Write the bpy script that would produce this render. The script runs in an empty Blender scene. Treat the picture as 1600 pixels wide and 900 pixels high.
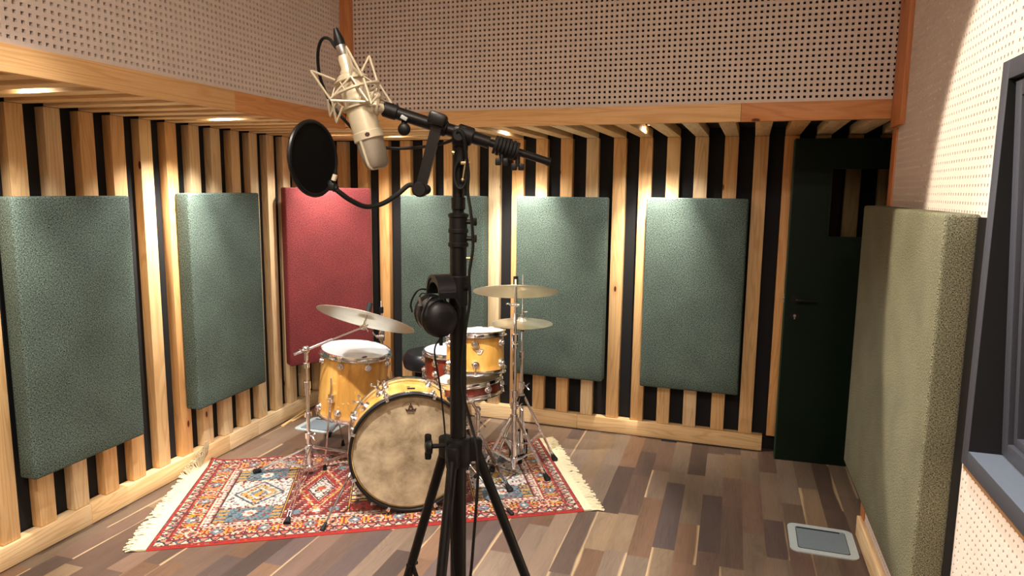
import bpy, bmesh, math, random
from math import sin, cos, pi, radians, sqrt, atan2
from mathutils import Vector, Matrix
random.seed(7)
V = Vector
# ---------------------------------------------------------------- camera
F_PX, PITCH, ROLL, CAM_H = 1090.5, 0.1404, 0.0112, 1.6011
cam_d = bpy.data.cameras.new('camera'); cam = bpy.data.objects.new('camera', cam_d)
bpy.context.scene.collection.objects.link(cam)
cam_d.sensor_width = 36; cam_d.lens = F_PX/1600*36; cam_d.clip_start = .05
fwd = V((0, cos(PITCH), -sin(PITCH))); up0 = V((0, sin(PITCH), cos(PITCH))); rt0 = V((1, 0, 0))
rt = rt0*cos(ROLL)+up0*sin(ROLL); up = -rt0*sin(ROLL)+up0*cos(ROLL)
cam.matrix_world = Matrix(((rt.x, up.x, -fwd.x, 0), (rt.y, up.y, -fwd.y, 0), (rt.z, up.z, -fwd.z, CAM_H), (0, 0, 0, 1)))
scn = bpy.context.scene; scn.camera = cam
scn.view_settings.view_transform = 'Standard'; scn.view_settings.look = 'None'
scn.view_settings.gamma = 1; scn.view_settings.use_curve_mapping = False
scn.view_settings.exposure = 0.5
wd = bpy.data.worlds.new('world'); scn.world = wd; wd.use_nodes = True
wd.node_tree.nodes['Background'].inputs[0].default_value = (.9, .8, .7, 1)
wd.node_tree.nodes['Background'].inputs[1].default_value = 0.02

def at(px, py, Y):
    """the point of the photograph's pixel at distance Y in front of the camera"""
    x = (px-800)/F_PX; y = -(py-450)/F_PX
    d = fwd + rt*x + up*y
    return V((0, 0, CAM_H)) + d*(Y/d.y)
def floor_at(px, py, z=0.):
    x = (px-800)/F_PX; y = -(py-450)/F_PX
    d = fwd + rt*x + up*y
    return V((0, 0, CAM_H)) + d*((z-CAM_H)/d.z)

# wall frames: angle of normal, distance (slat fronts).  t is the distance out from the wall into the room
WALL = {'L': (-1.2911, 2.7822), 'D': (-0.6202, 4.6801), 'B': (0.3300, 4.4656), 'R': (radians(107.5), .65)}
def wn(w): a = WALL[w][0]; return V((sin(a), cos(a), 0))
def we(w): a = WALL[w][0]; return V((cos(a), -sin(a), 0))
def W(w, s, t, z): return wn(w)*(WALL[w][1]-t) + we(w)*s + V((0, 0, z))

# ---------------------------------------------------------------- lights (positions in metres)
LIGHTS = []
def spot(name, loc, target, power, angle, blend, color, r=.03):
    l = bpy.data.lights.new(name, 'SPOT'); l.energy = power; l.spot_size = radians(angle); l.spot_blend = blend
    l.color = color; l.shadow_soft_size = r
    o = bpy.data.objects.new(name, l); scn.collection.objects.link(o)
    o.location = loc; o.rotation_euler = (V(target)-V(loc)).to_track_quat('-Z', 'Y').to_euler()
    return o
WARM = (1, .92, .80); NEUT = (1, .95, .90); COOL = (1, .99, .99)
CEIL = 3.1
def area(name, loc, size, power, color):
    l = bpy.data.lights.new(name, 'AREA'); l.shape = 'DISK'; l.size = size; l.energy = power; l.color = color
    o = bpy.data.objects.new(name, l); scn.collection.objects.link(o); o.location = loc; return o
spot('ceiling_spot_kit', (-.74, 2.42, CEIL-.08), (-.60, 3.22, 0), 500, 52, .25, COOL, .025)
spot('ceiling_spot_kit', (.45, 2.45, CEIL-.08), (.42, 2.8, 0), 90, 62, .4, NEUT, .03)
spot('ceiling_spot_left', (-.92, 1.9, CEIL-.08), (-1.15, 2.1, 0), 170, 54, .4, NEUT, .03)
w0 = W('R', -2.1, 2.2, CEIL-.08); spot('ceiling_spot_window', w0, w0+(we('R')*.035+wn('R')*.815+V((0, 0, -.575))), 370, 36.4, .16, (1, .89, .70), .03)
spot('ceiling_spot_sill', W('R', -2.05, .62, CEIL-.08), W('R', -1.9, .25, 0), 110, 44, .5, (1, .97, .97), .04)
area('ceiling_fill', (-.5, .2, CEIL-.03), .5, 45, (1, .87, .73))  # added soft fill that raises the ambient level, not a fixture of the room
area('ceiling_fill', (.2, -1.2, CEIL-.03), .5, 45, (1, .87, .73))  # second added fill, behind the camera, evening out the bulkheads
SOFFIT = [('L', .95), ('L', 1.99), ('L', 3.03), ('D', 1.68), ('B', -2.25), ('B', -1.41), ('B', -.57)]
SOFFIT_W = {('L', .95): 40, ('L', 1.99): 30, ('L', 3.03): 55, ('D', 1.68): 55, ('B', -2.25): 22, ('B', -1.41): 60, ('B', -.57): 60}

# ---------------------------------------------------------------- node helpers / materials
MATS = {}
def srgb(r, g, b):
    f = lambda c: (c/255/12.92) if c/255 <= .04045 else ((c/255+.055)/1.055)**2.4
    return (f(r), f(g), f(b), 1)
class NT:
    def __init__(s, name):
        s.m = bpy.data.materials.new(name); s.m.use_nodes = True; s.t = s.m.node_tree
        s.b = s.t.nodes['Principled BSDF']; MATS[name] = s.m
    def n(s, typ, **kw):
        nd = s.t.nodes.new(typ)
        for k, v in kw.items(): setattr(nd, k, v)
        return nd
    def l(s, a, b): s.t.links.new(a, b)
    def put(s, nd, key, v):
        if hasattr(v, 'is_linked'): s.l(v, nd.inputs[key])
        else: nd.inputs[key].default_value = v
    def math(s, op, a, b=None, c=None, clamp=False):
        nd = s.n('ShaderNodeMath', operation=op, use_clamp=clamp); s.put(nd, 0, a)
        if b is not None: s.put(nd, 1, b)
        if c is not None: s.put(nd, 2, c)
        return nd.outputs[0]
    def mix(s, f, a, b, blend='MIX'):
        nd = s.n('ShaderNodeMix', data_type='RGBA', blend_type=blend); s.put(nd, 0, f); s.put(nd, 6, a); s.put(nd, 7, b); return nd.outputs[2]
    def ramp(s, v, stops):
        nd = s.n('ShaderNodeValToRGB'); s.put(nd, 0, v); e = nd.color_ramp.elements
        while len(e) < len(stops): e.new(.5)
        for i, (p, c) in enumerate(stops):
            e[i].position = p; e[i].color = c if len(c) == 4 else (*c, 1)
        return nd.outputs[0]
    def mapr(s, v, a, b, c, d):
        nd = s.n('ShaderNodeMapRange'); s.put(nd, 0, v)
        for i, q in enumerate((a, b, c, d)): nd.inputs[i+1].default_value = q
        return nd.outputs[0]
    def scale(s, vec, sc):
        nd = s.n('ShaderNodeMapping'); s.l(vec, nd.inputs[0]); nd.inputs[3].default_value = sc; return nd.outputs[0]
    def noise(s, vec, sc=5, det=3, dist=0., rough=.5):
        nd = s.n('ShaderNodeTexNoise'); s.l(vec, nd.inputs['Vector']); nd.inputs['Scale'].default_value = sc
        nd.inputs['Detail'].default_value = det; nd.inputs['Distortion'].default_value = dist; nd.inputs['Roughness'].default_value = rough
        return nd.outputs['Fac']
    def bump(s, h, st=.3, d=.002):
        nd = s.n('ShaderNodeBump'); s.l(h, nd.inputs['Height']); nd.inputs['Strength'].default_value = st
        nd.inputs['Distance'].default_value = d; s.l(nd.outputs[0], s.b.inputs['Normal'])
    def set(s, **kw):
        for k, v in kw.items():
            k = {'color': 'Base Color', 'rough': 'Roughness', 'metal': 'Metallic', 'spec': 'Specular IOR Level', 'coat': 'Coat Weight', 'sheen': 'Sheen Weight', 'trans': 'Transmission Weight', 'alpha': 'Alpha'}[k]
            s.put(s.b, k, v)
        return s.m
    def obj(s): return s.n('ShaderNodeTexCoord').outputs['Object']
    def uv(s): return s.n('ShaderNodeTexCoord').outputs['UV']

def simple(name, col, rough=.5, metal=0., bump=None, **kw):
    m = NT(name)
    o = m.obj(); nz = m.noise(o, 60, 3)
    c2 = tuple(c*.82 for c in col[:3])+(1,)
    m.set(color=m.mix(nz, col, c2), rough=rough, metal=metal, **kw)
    if bump: m.bump(m.noise(o, bump[0], 3), bump[1], bump[2])
    return m.m

def pine_material():
    m = NT('pine')
    uv = m.uv()
    at_ = m.n('ShaderNodeAttribute', attribute_type='OBJECT', attribute_name='tint').outputs['Fac']
    rnd = m.n('ShaderNodeObjectInfo').outputs['Random']
    cx = m.n('ShaderNodeCombineXYZ'); m.l(m.math('MULTIPLY', rnd, 37.), cx.inputs[0]); m.l(m.math('MULTIPLY', rnd, 11.), cx.inputs[1])
    ad = m.n('ShaderNodeVectorMath', operation='ADD'); m.l(uv, ad.inputs[0]); m.l(cx.outputs[0], ad.inputs[1]); uv = ad.outputs[0]
    base = m.ramp(at_, [(0, srgb(240, 220, 182)), (.45, srgb(238, 203, 150)), (.75, srgb(230, 178, 116)), (1, srgb(196, 126, 78))])
    n1 = m.noise(m.scale(uv, (.8, 9, 1)), 1., 2, .4)
    ring = m.math('SINE', m.math('MULTIPLY', n1, 75.))
    ring = m.mapr(ring, .1, 1., 0, 1)
    fine = m.noise(m.scale(uv, (5, 260, 1)), 1., 3)
    dark = m.mix(1., base, (.62, .42, .25, 1), 'MULTIPLY')
    c = m.mix(m.math('MULTIPLY', ring, .34), base, dark)
    c = m.mix(m.mapr(fine, .45, .75, 0, .35), c, dark)
    vo = m.n('ShaderNodeTexVoronoi'); m.l(m.scale(uv, (2.6, 6.0, 1)), vo.inputs['Vector']); vo.inputs['Scale'].default_value = 1.
    dd = vo.outputs['Distance']
    k1 = m.mapr(dd, .045, .06, 1, 0); k2 = m.mapr(dd, .02, .17, .55, 0)
    c = m.mix(k2, c, m.mix(1., base, (.7, .38, .2, 1), 'MULTIPLY'))
    c = m.mix(k1, c, srgb(96, 44, 24))
    m.set(color=c, rough=.5, spec=.35)
    m.bump(fine, .15, .001)
    return m.m

def floor_material():
    m = NT('floor_planks')
    uv = m.uv()
    at_ = m.n('ShaderNodeAttribute', attribute_name='tint'); col = at_.outputs['Color']
    n1 = m.noise(m.scale(uv, (.9, 8, 1)), 1.4, 2, .8)
    ring = m.mapr(m.math('SINE', m.math('MULTIPLY', n1, 95.)), 0, 1., 0, 1)
    fine = m.noise(m.scale(uv, (7, 300, 1)), 1., 3)
    dark = m.mix(1., col, (.58, .52, .47, 1), 'MULTIPLY')
    c = m.mix(m.math('MULTIPLY', ring, .36), col, dark)
    c = m.mix(m.mapr(fine, .4, .8, 0, .7), c, dark)
    big = m.noise(m.scale(uv, (1.5, 10, 1)), 1., 3); c = m.mix(m.mapr(big, .35, .7, 0, .6), c, m.mix(1., col, (1.25, 1.2, 1.1, 1), 'MULTIPLY'))
    sap = m.n('ShaderNodeAttribute', attribute_name='sap').outputs['Fac']
    sapn = m.math('ADD', sap, m.mapr(m.noise(m.scale(uv, (2.2, 1, 1)), 1., 2), 0, 1, -.22, .22))
    c = m.mix(m.mapr(sapn, .88, .98, 0, .6), c, srgb(188, 158, 118))
    m.set(color=c, rough=m.mapr(fine, 0, 1, .30, .5), spec=.45)
    m.bump(m.math('ADD', fine, m.math('MULTIPLY', ring, .3)), .12, .001)
    return m.m

def fabric_material(name, ca, cb, scale=1.):
    m = NT(name)
    o = m.uv()
    a = m.noise(m.scale(o, (140*scale, 430*scale, 300)), 1., 2); b = m.noise(m.scale(o, (430*scale, 150*scale, 300)), 1., 2)
    w = m.math('ADD', m.math('MULTIPLY', a, .5), m.math('MULTIPLY', b, .5))
    c = m.ramp(w, [(.41, ca), (.61, cb)])
    big = m.noise(o, 5, 3)
    c = m.mix(m.mapr(big, .35, .7, 0, .22), c, (0.02, .02, .02, 1))
    m.set(color=c, rough=.95, spec=.08)
    m.bump(w, .6, .0016)
    return m.m

def shell_material(name, c0, c1, c2):
    m = NT(name); o = m.obj()
    n1 = m.noise(m.scale(o, (5, 5, 1.4)), 2., 5, .9); n2 = m.noise(m.scale(o, (40, 40, 5)), 2., 3)
    c = m.ramp(n1, [(.25, c0), (.5, c1), (.75, c2)])
    c = m.mix(m.mapr(n2, .5, .8, 0, .4), c, c0)
    sp = m.noise(o, 38, 4, 1.); c = m.mix(m.mapr(sp, .66, .72, 0, .5), c, srgb(240, 215, 150))
    m.set(color=c, rough=.28, coat=.5)
    return m.m

def perf_material():
    m = NT('perforated_board'); o = m.obj()
    c = m.mix(m.noise(o, 9, 4), srgb(222, 208, 199), srgb(212, 196, 186))
    c = m.mix(m.mapr(m.noise(o, 130, 3), .5, .8, 0, .25), c, srgb(185, 158, 140))
    m.set(color=c, rough=.75, spec=.25); m.bump(m.noise(o, 300, 3), .2, .001); return m.m

def cymbal_material():
    m = NT('cymbal_bronze'); o = m.obj()
    sep = m.n('ShaderNodeSeparateXYZ'); m.l(o, sep.inputs[0])
    r = m.math('SQRT', m.math('ADD', m.math('MULTIPLY', sep.outputs[0], sep.outputs[0]), m.math('MULTIPLY', sep.outputs[1], sep.outputs[1])))
    gr = m.n('ShaderNodeTexNoise', noise_dimensions='1D'); m.l(m.math('MULTIPLY', r, 900.), gr.inputs['W']); gr.inputs['Scale'].default_value = 1.
    c = m.mix(gr.outputs['Fac'], srgb(238, 230, 208), srgb(214, 204, 176))
    c = m.mix(m.mapr(m.noise(o, 14, 3), .4, .7, 0, .35), c, srgb(200, 190, 165))
    m.set(color=c, metal=.82, rough=m.mapr(m.noise(o, 20, 2), 0, 1, .24, .42))
    m.bump(gr.outputs['Fac'], .25, .0006); return m.m

def head_material(name, a, b, sc=6, smudge=True):
    m = NT(name); o = m.obj()
    n = m.noise(o, sc, 7, .15, .66)
    c = m.ramp(n, [(.3, a), (.7, b)])
    if smudge:
        sep = m.n('ShaderNodeSeparateXYZ'); m.l(o, sep.inputs[0])
        r = m.math('SQRT', m.math('ADD', m.math('MULTIPLY', sep.outputs[0], sep.outputs[0]), m.math('MULTIPLY', sep.outputs[1], sep.outputs[1])))
        r = m.math('ADD', r, m.math('MULTIPLY', n, .05))
        c = m.mix(m.mapr(r, .03, .11, .55, 0), c, srgb(196, 188, 168))
    m.set(color=c, rough=.5, spec=.3); m.bump(m.noise(o, 250, 2), .1, .0006); return m.m

M_pine = pine_material(); M_floor = floor_material(); M_perf = perf_material()
M_green = fabric_material('green_tweed', srgb(24, 33, 30), srgb(122, 140, 130))
M_red = fabric_material('red_tweed', srgb(82, 34, 38), srgb(166, 82, 82))
M_olive = fabric_material('olive_tweed', srgb(38, 37, 30), srgb(148, 145, 118), 1.5)
M_blackwall = simple('black_backing_cloth', srgb(14, 14, 18), .85)
M_plaster = simple('off_white_plaster', srgb(205, 186, 168), .8)
M_chrome = NT('chrome').set(color=(.88, .90, .94, 1), metal=1., rough=.14)
M_steel = simple('brushed_steel', (.55, .55, .56, 1), .35, 1.)
M_black = simple('satin_black_metal', (.005, .005, .0055, 1), .36, spec=.35)
M_rubber = simple('black_rubber', (.006, .006, .006, 1), .7, spec=.3)
M_blkplast = simple('black_plastic', (.006, .006, .0065, 1), .45, spec=.3)
M_cable = simple('black_cable_jacket', (.005, .005, .005, 1), .5, spec=.3)
M_leather = simple('black_vinyl', (.008, .008, .010, 1), .3, bump=(90, .2, .002))
M_maple = shell_material('amber_maple_lacquer', srgb(158, 104, 38), srgb(206, 152, 72), srgb(226, 184, 108))
M_mahog = shell_material('mahogany_lacquer', srgb(84, 24, 14), srgb(116, 40, 24), srgb(134, 56, 32))
M_cymbal = cymbal_material()
M_whitehead = head_material('coated_white_head', srgb(232, 236, 238), srgb(214, 220, 222), 4)
M_creamhead = head_material('cream_head', srgb(214, 204, 184), srgb(196, 184, 160), 5, False)
M_skin = head_material('mottled_brown_head', srgb(112, 94, 70), srgb(184, 162, 128), 9, False)
M_nickel = simple('champagne_nickel', srgb(214, 203, 176), .38, .25)
M_nickeld = simple('nickel_mesh', srgb(150, 140, 124), .6, .2, bump=(900, .6, .001))
M_ink = simple('dark_print', srgb(60, 34, 26), .6)
M_frame = simple('dark_grey_paint', srgb(62, 64, 74), .5, bump=(180, .2, .001))
M_reveal = simple('black_reveal_cloth', srgb(16, 17, 22), .8)
M_sill = simple('grey_sill_paint', srgb(96, 104, 118), .5)
M_rawwood = simple('raw_wood_edge', srgb(140, 98, 60), .7)
M_door = simple('dark_green_door_paint', srgb(6, 28, 12), .5, spec=.2)
M_dooredge = simple('green_door_edge', srgb(26, 62, 42), .45)
M_grey = simple('pale_grey_plastic', srgb(176, 184, 182), .45)
M_lid = simple('scuffed_metal_lid', srgb(140, 152, 158), .35, .35)
M_darkgap = simple('dark_gap', (.01, .01, .01, 1), .8)
M_fringe = simple('cream_wool_fringe', srgb(200, 184, 148), .95, bump=(300, .5, .003))
M_stick = simple('raw_hickory', srgb(222, 184, 124), .6)
M_brass = simple('brass', srgb(190, 165, 120), .4, .8)
m_ = NT('lamp_glow'); m_.set(color=(1, 1, 1, 1)); m_.b.inputs['Emission Color'].default_value = (1, .86, .62, 1); m_.b.inputs['Emission Strength'].default_value = 30; M_glow = m_.m
m_ = NT('control_room_glass'); m_.set(color=(.55, .6, .62, 1), rough=.03, trans=1.); M_glass = m_.m
m_ = NT('black_nylon_mesh')
o_ = m_.obj(); w_ = m_.noise(m_.scale(o_, (900, 900, 900)), 1., 1)
m_.set(color=(.003, .003, .003, 1), rough=.8, alpha=.975, spec=.1); M_popmesh = m_.m
def rug_mat():
    m = NT('wool_rug'); c = m.n('ShaderNodeAttribute', attribute_name='dye').outputs['Color']
    o = m.obj(); n = m.noise(o, 260, 2)
    c = m.mix(m.mapr(n, .3, .8, 0, .35), c, (.05, .02, .02, 1))
    m.set(color=c, rough=.95, spec=.1, sheen=.2); m.bump(n, .6, .003); return m.m
M_rug = rug_mat()

# ---------------------------------------------------------------- mesh builder
class MB:
    def __init__(s, M=None): s.bm = bmesh.new(); s.M = M or Matrix(); s.uv = s.bm.loops.layers.uv.new('UVMap'); s.mats = []
    def mi(s, mat):
        if mat not in s.mats: s.mats.append(mat)
        return s.mats.index(mat)
    def box(s, c, size, R=None, bev=0., mat=None, seg=2):
        """box with UVs in metres, u along the longest side"""
        tmp = bmesh.new(); bmesh.ops.create_cube(tmp, size=1)
        for v in tmp.verts: v.co = V((v.co.x*size[0], v.co.y*size[1], v.co.z*size[2]))
        if bev: bmesh.ops.bevel(tmp, geom=list(tmp.edges), offset=bev, segments=seg, affect='EDGES', profile=.5)
        uvl = tmp.loops.layers.uv.new('UVMap'); ax = max(range(3), key=lambda i: size[i]); ou = random.random()*9; ov = random.random()*9
        tmp.normal_update()
        for f in tmp.faces:
            nn = max(range(3), key=lambda i: abs(f.normal[i])); o = [i for i in range(3) if i != nn]
            if ax in o: u = ax; v = o[0] if o[1] == ax else o[1]
            else: u, v = o
            for l in f.loops: l[uvl].uv = (l.vert.co[u]+ou, l.vert.co[v]+ov+nn*.13)
        if mat is not None:
            i = s.mi(mat)
            for f in tmp.faces: f.material_index = i
        T = s.M @ (Matrix.Translation(V(c)) @ (R.to_4x4() if R is not None else Matrix()))
        bmesh.ops.transform(tmp, matrix=T, verts=tmp.verts)
        me = bpy.data.meshes.new('t'); tmp.to_mesh(me); tmp.free(); s.bm.from_mesh(me); bpy.data.meshes.remove(me); return s
    def lathe(s, prof, M=None, n=32, cap=True, mat=None, closed=False):
        T = s.M @ (M or Matrix()); rings = []
        i0 = s.mi(mat) if mat is not None else 0
        for r, z in prof:
            if r < 1e-6: rings.append([s.bm.verts.new(T @ V((0, 0, z)))])
            else: rings.append([s.bm.verts.new(T @ V((r*cos(2*pi*k/n), r*sin(2*pi*k/n), z))) for k in range(n)])
        pr = list(zip(rings, rings[1:])) + ([(rings[-1], rings[0])] if closed else [])
        for a, b in pr:
            for k in range(n):
                k2 = (k+1) % n
                if len(a) == 1 and len(b) == 1: continue
                if len(a) == 1: vs = [a[0], b[k], b[k2]]
                elif len(b) == 1: vs = [a[k], b[0], a[k2]]
                else: vs = [a[k], b[k], b[k2], a[k2]]
                try: f = s.bm.faces.new(vs); f.material_index = i0
                except ValueError: pass
        if cap and not closed:
            for g in (rings[0], rings[-1]):
                if len(g) > 2:
                    try: f = s.bm.faces.new(g); f.material_index = i0
                    except ValueError: pass
        return s
    def cyl(s, p0, p1, r0, r1=None, n=14, mat=None, bev=0.):
        p0 = V(p0); p1 = V(p1); d = p1-p0; L = d.length; r1 = r0 if r1 is None else r1
        M = Matrix.Translation(p0) @ d.to_track_quat('Z', 'Y').to_matrix().to_4x4()
        if bev: pr = [(r0-bev, 0), (r0, bev), (r1, L-bev), (r1-bev, L)]
        else: pr = [(r0, 0), (r1, L)]
        return s.lathe(pr, M, n, mat=mat)
    def tube(s, pts, r, n=8, mat=None, smooth=True, closed=False, flat=1.):
        pts = [V(p) for p in pts]
        if smooth and len(pts) > 2:
            q = []; N = len(pts); m = 6
            for i in range(N if closed else N-1):
                g = (lambda j: pts[j % N]) if closed else (lambda j: pts[max(0, min(N-1, j))])
                a, b, c, d = g(i-1), g(i), g(i+1), g(i+2)
                for k in range(m):
                    t = k/m; q.append(.5*((2*b)+(c-a)*t+(2*a-5*b+4*c-d)*t*t+(3*b-a-3*c+d)*t**3))
            if not closed: q.append(pts[-1])
            pts = q
        N = len(pts); T = s.M; up_ = None; rings = []; i0 = s.mi(mat) if mat is not None else 0
        for i, p in enumerate(pts):
            if closed: tg = (pts[(i+1) % N]-pts[i-1])
            else: tg = pts[min(i+1, N-1)]-pts[max(i-1, 0)]
            if tg.length < 1e-9: tg = V((0, 0, 1))
            tg.normalize()
            if up_ is None: up_ = tg.orthogonal().normalized()
            up_ = (up_-tg*up_.dot(tg)).normalized(); sd = tg.cross(up_)
            rr = r[min(len(r)-1, int(i*len(r)/N))] if isinstance(r, (list, tuple)) else r
            rings.append([s.bm.verts.new(T @ (p+up_*rr*cos(2*pi*k/n)+sd*rr*flat*sin(2*pi*k/n))) for k in range(n)])
        pr = list(zip(rings, rings[1:]))
        if closed: pr.append((rings[-1], rings[0]))
        for a, b in pr:
            for k in range(n):
                f = s.bm.faces.new([a[k], b[k], b[(k+1) % n], a[(k+1) % n]]); f.material_index = i0
        if not closed:
            for g in (rings[0], rings[-1]): f = s.bm.faces.new(g); f.material_index = i0
        return s
    def loft(s, rings, cap=True, mat=None):
        i0 = s.mi(mat) if mat is not None else 0
        R = [[s.bm.verts.new(s.M @ V(p)) for p in g] for g in rings]; n = len(R[0])
        for a, b in zip(R, R[1:]):
            for k in range(n): s.bm.faces.new([a[k], b[k], b[(k+1) % n], a[(k+1) % n]]).material_index = i0
        if cap:
            for g in (R[0], R[-1]): s.bm.faces.new(g).material_index = i0
        return s
    def poly(s, pts, thick, mat=None):
        """flat polygon in local xy extruded by thick along z"""
        i0 = s.mi(mat) if mat is not None else 0
        a = [s.bm.verts.new(s.M @ V((x, y, 0))) for x, y in pts]; b = [s.bm.verts.new(s.M @ V((x, y, thick))) for x, y in pts]
        s.bm.faces.new(a); s.bm.faces.new(b); n = len(a)
        for k in range(n): s.bm.faces.new([a[k], a[(k+1) % n], b[(k+1) % n], b[k]])
        return s
    def ball(s, c, r, sc=(1, 1, 1), n=12, mat=None):
        pr = [(r*sin(pi*k/n), -r*cos(pi*k/n)) for k in range(n+1)]; pr[0] = (0, -r); pr[-1] = (0, r)
        M = Matrix.Translation(V(c)) @ Matrix.Diagonal((*sc, 1)); return s.lathe(pr, M, 2*n, mat=mat)
    def build(s, name, mat, parent=None, angle=35, tint=None):
        bmesh.ops.recalc_face_normals(s.bm, faces=s.bm.faces)
        org = V((0, 0, 0))
        if parent is not None: org = world_loc(parent)
        else:
            xs = [v.co for v in s.bm.verts]
            lo = V([min(c[i] for c in xs) for i in range(3)]); hi = V([max(c[i] for c in xs) for i in range(3)])
            org = V(((lo.x+hi.x)/2, (lo.y+hi.y)/2, lo.z))
        if parent is not None:   # own origin at the part's own middle
            xs = [v.co for v in s.bm.verts]
            lo = V([min(c[i] for c in xs) for i in range(3)]); hi = V([max(c[i] for c in xs) for i in range(3)])
            own = (lo+hi)/2 if not getattr(s, 'origin', None) else s.origin
        else: own = org if not getattr(s, 'origin', None) else s.origin
        rotm = getattr(s, 'rot', Matrix())
        inv = (Matrix.Translation(own) @ rotm.to_4x4()).inverted()
        bmesh.ops.transform(s.bm, matrix=inv, verts=s.bm.verts)
        me = bpy.data.meshes.new(name); s.bm.to_mesh(me); s.bm.free()
        me.materials.append(mat) if not s.mats else [me.materials.append(x) for x in s.mats]
        me.shade_smooth(); me.set_sharp_from_angle(angle=radians(angle))
        o = bpy.data.objects.new(name, me); scn.collection.objects.link(o)
        if parent is not None: o.parent = parent
        base = Matrix.Translation(own) @ rotm.to_4x4()
        if parent is not None: o.matrix_local = WM[parent.name].inverted() @ base
        else: o.matrix_local = base
        WM[o.name] = base
        if tint is not None: o['tint'] = float(tint)
        return o
WM = {}
def world_loc(p): return WM[p.name].to_translation()
def root(name, loc, label, cat, group=None):
    o = bpy.data.objects.new(name, None); o.empty_display_size = .05; scn.collection.objects.link(o); o.location = loc
    WM[o.name] = Matrix.Translation(V(loc)); o['label'] = label; o['category'] = cat
    if group: o['group'] = group
    return o
def tag(o, label=None, cat=None, group=None, kind=None):
    if label: o['label'] = label
    if cat: o['category'] = cat
    if group: o['group'] = group
    if kind: o['kind'] = kind
    return o
def struct(o, label=None, cat=None):
    o['kind'] = 'structure'
    if label: o['label'] = label
    if cat: o['category'] = cat
    return o
def sroot(name, loc, label, cat):
    o = root(name, loc, label, cat); o['kind'] = 'structure'; return o
def frame(w):  # rotation whose x is along the wall, y into the wall, z up
    e, n_ = we(w), wn(w); return Matrix(((e.x, n_.x, 0), (e.y, n_.y, 0), (0, 0, 1)))
def wbox(mb, w, s0, s1, t0, t1, z0, z1, bev=0.):
    c = W(w, (s0+s1)/2, (t0+t1)/2, (z0+z1)/2); return mb.box(c, (s1-s0, abs(t1-t0), z1-z0), frame(w), bev)
def line_x(w1, t1, w2, t2):
    """corner of two wall-parallel planes"""
    a, b = wn(w1), wn(w2); d1 = WALL[w1][1]-t1; d2 = WALL[w2][1]-t2
    det = a.x*b.y-a.y*b.x; return V(((d1*b.y-a.y*d2)/det, (a.x*d2-d1*b.x)/det, 0))
def sof(w, p): return we(w).dot(p)
ZB, ZS = .10, 1.93           # baseboard top, soffit underside
SD = .05                     # batten depth

# ---------------------------------------------------------------- floor
def build_floor():
    az = radians(17.5); u = V((sin(az), cos(az), 0)); v = V((cos(az), -sin(az), 0)); w = .0985
    verts, faces, uvs, tints, saps = [], [], [], [], []
    pal = [(140, 112, 92), (148, 124, 102), (118, 96, 82), (152, 130, 108), (102, 84, 74), (144, 110, 84), (150, 128, 106), (128, 102, 86), (112, 94, 86), (158, 132, 102)]
    rr = random.Random(3); shift = .02
    for i in range(-36, 46):
        y = -3.2+rr.random()*.6
        while y < 6.2:
            L = rr.choice((.38, .5, .62, .62, .75)); a, b = y, min(y+L, 6.2)
            p = [u*a+v*(i*w+shift), u*b+v*(i*w+shift), u*b+v*((i+1)*w+shift), u*a+v*((i+1)*w+shift)]
            c = V((0, 0, 0))
            for q in p: c += q/4
            y += L
            if not inside_room(c, .25): continue
            k = len(verts); verts += [tuple(q) for q in p]; faces.append((k, k+1, k+2, k+3))
            ou, ov = rr.random()*50, rr.random()*50
            uvs += [(ou, ov), (ou+b-a, ov), (ou+b-a, ov+w), (ou, ov+w)]
            col = srgb(*rr.choice(pal)); f = .34+.20*rr.random(); col = (col[0]*f, col[1]*f*1.0, col[2]*f*1.06, 1)
            tints += [col]*4
            s0, s1 = (0, 0) if rr.random() > .26 else ((0, 1) if rr.random() > .35 else (1, 0))
            saps += [s0, s0, s1, s1]
    me = bpy.data.meshes.new('floor'); me.from_pydata(verts, [], faces)
    me.uv_layers.new(name='UVMap'); me.attributes.new('tint', 'FLOAT_COLOR', 'CORNER'); me.attributes.new('sap', 'FLOAT', 'CORNER')
    me.uv_layers['UVMap'].data.foreach_set('uv', [c for q in uvs for c in q])
    me.attributes['tint'].data.foreach_set('color', [c for q in tints for c in q])
    me.attributes['sap'].data.foreach_set('value', [float(q) for q in saps])
    me.materials.append(M_floor)
    o = bpy.data.objects.new('floor', me); scn.collection.objects.link(o); struct(o, 'mixed brown and grey laminate plank floor', 'floor')
def inside_room(p, m):
    if wn('L').dot(p) > WALL['L'][1]+m: return False
    if wn('B').dot(p) > WALL['B'][1]+m: return False
    if wn('R').dot(p) > 1.7+m: return False
    return wn('B').dot(p) > -2.4
build_floor()

# ---------------------------------------------------------------- slatted walls
LB = line_x('L', 0, 'B', 0); sLD, sBl = sof('L', LB), sof('B', LB)
def wall_slab(name, w, s0, s1, label):
    mb = MB(); wbox(mb, w, s0, s1, -SD-.06, -SD, 0, 3.15)
    o = mb.build(name, M_blackwall); struct(o, label, 'wall'); return o
wL = wall_slab('wall_left', 'L', -1.9, sLD+.11, 'left wall of upright pine battens on black')
wB = wall_slab('wall_back', 'B', sBl-.11, 1.62, 'back wall of upright pine battens on black')
rt_ = random.Random(11)
L_S = [2.253+.1728*k for k in range(-14, 16) if 2.253+.1728*k < sLD-.045]
B_S = [s for s in (-3.188, -3.018, -2.848, -2.678) if s > sBl+.045]+[-2.508, -2.335, -2.159, -1.999, -1.827, -1.666, -1.499, -1.333, -1.165, -.994, -.8185, -.655, -.4855, -.318, -.1445, .0255, .192, .361, .53, .70, .87, 1.04]
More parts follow.
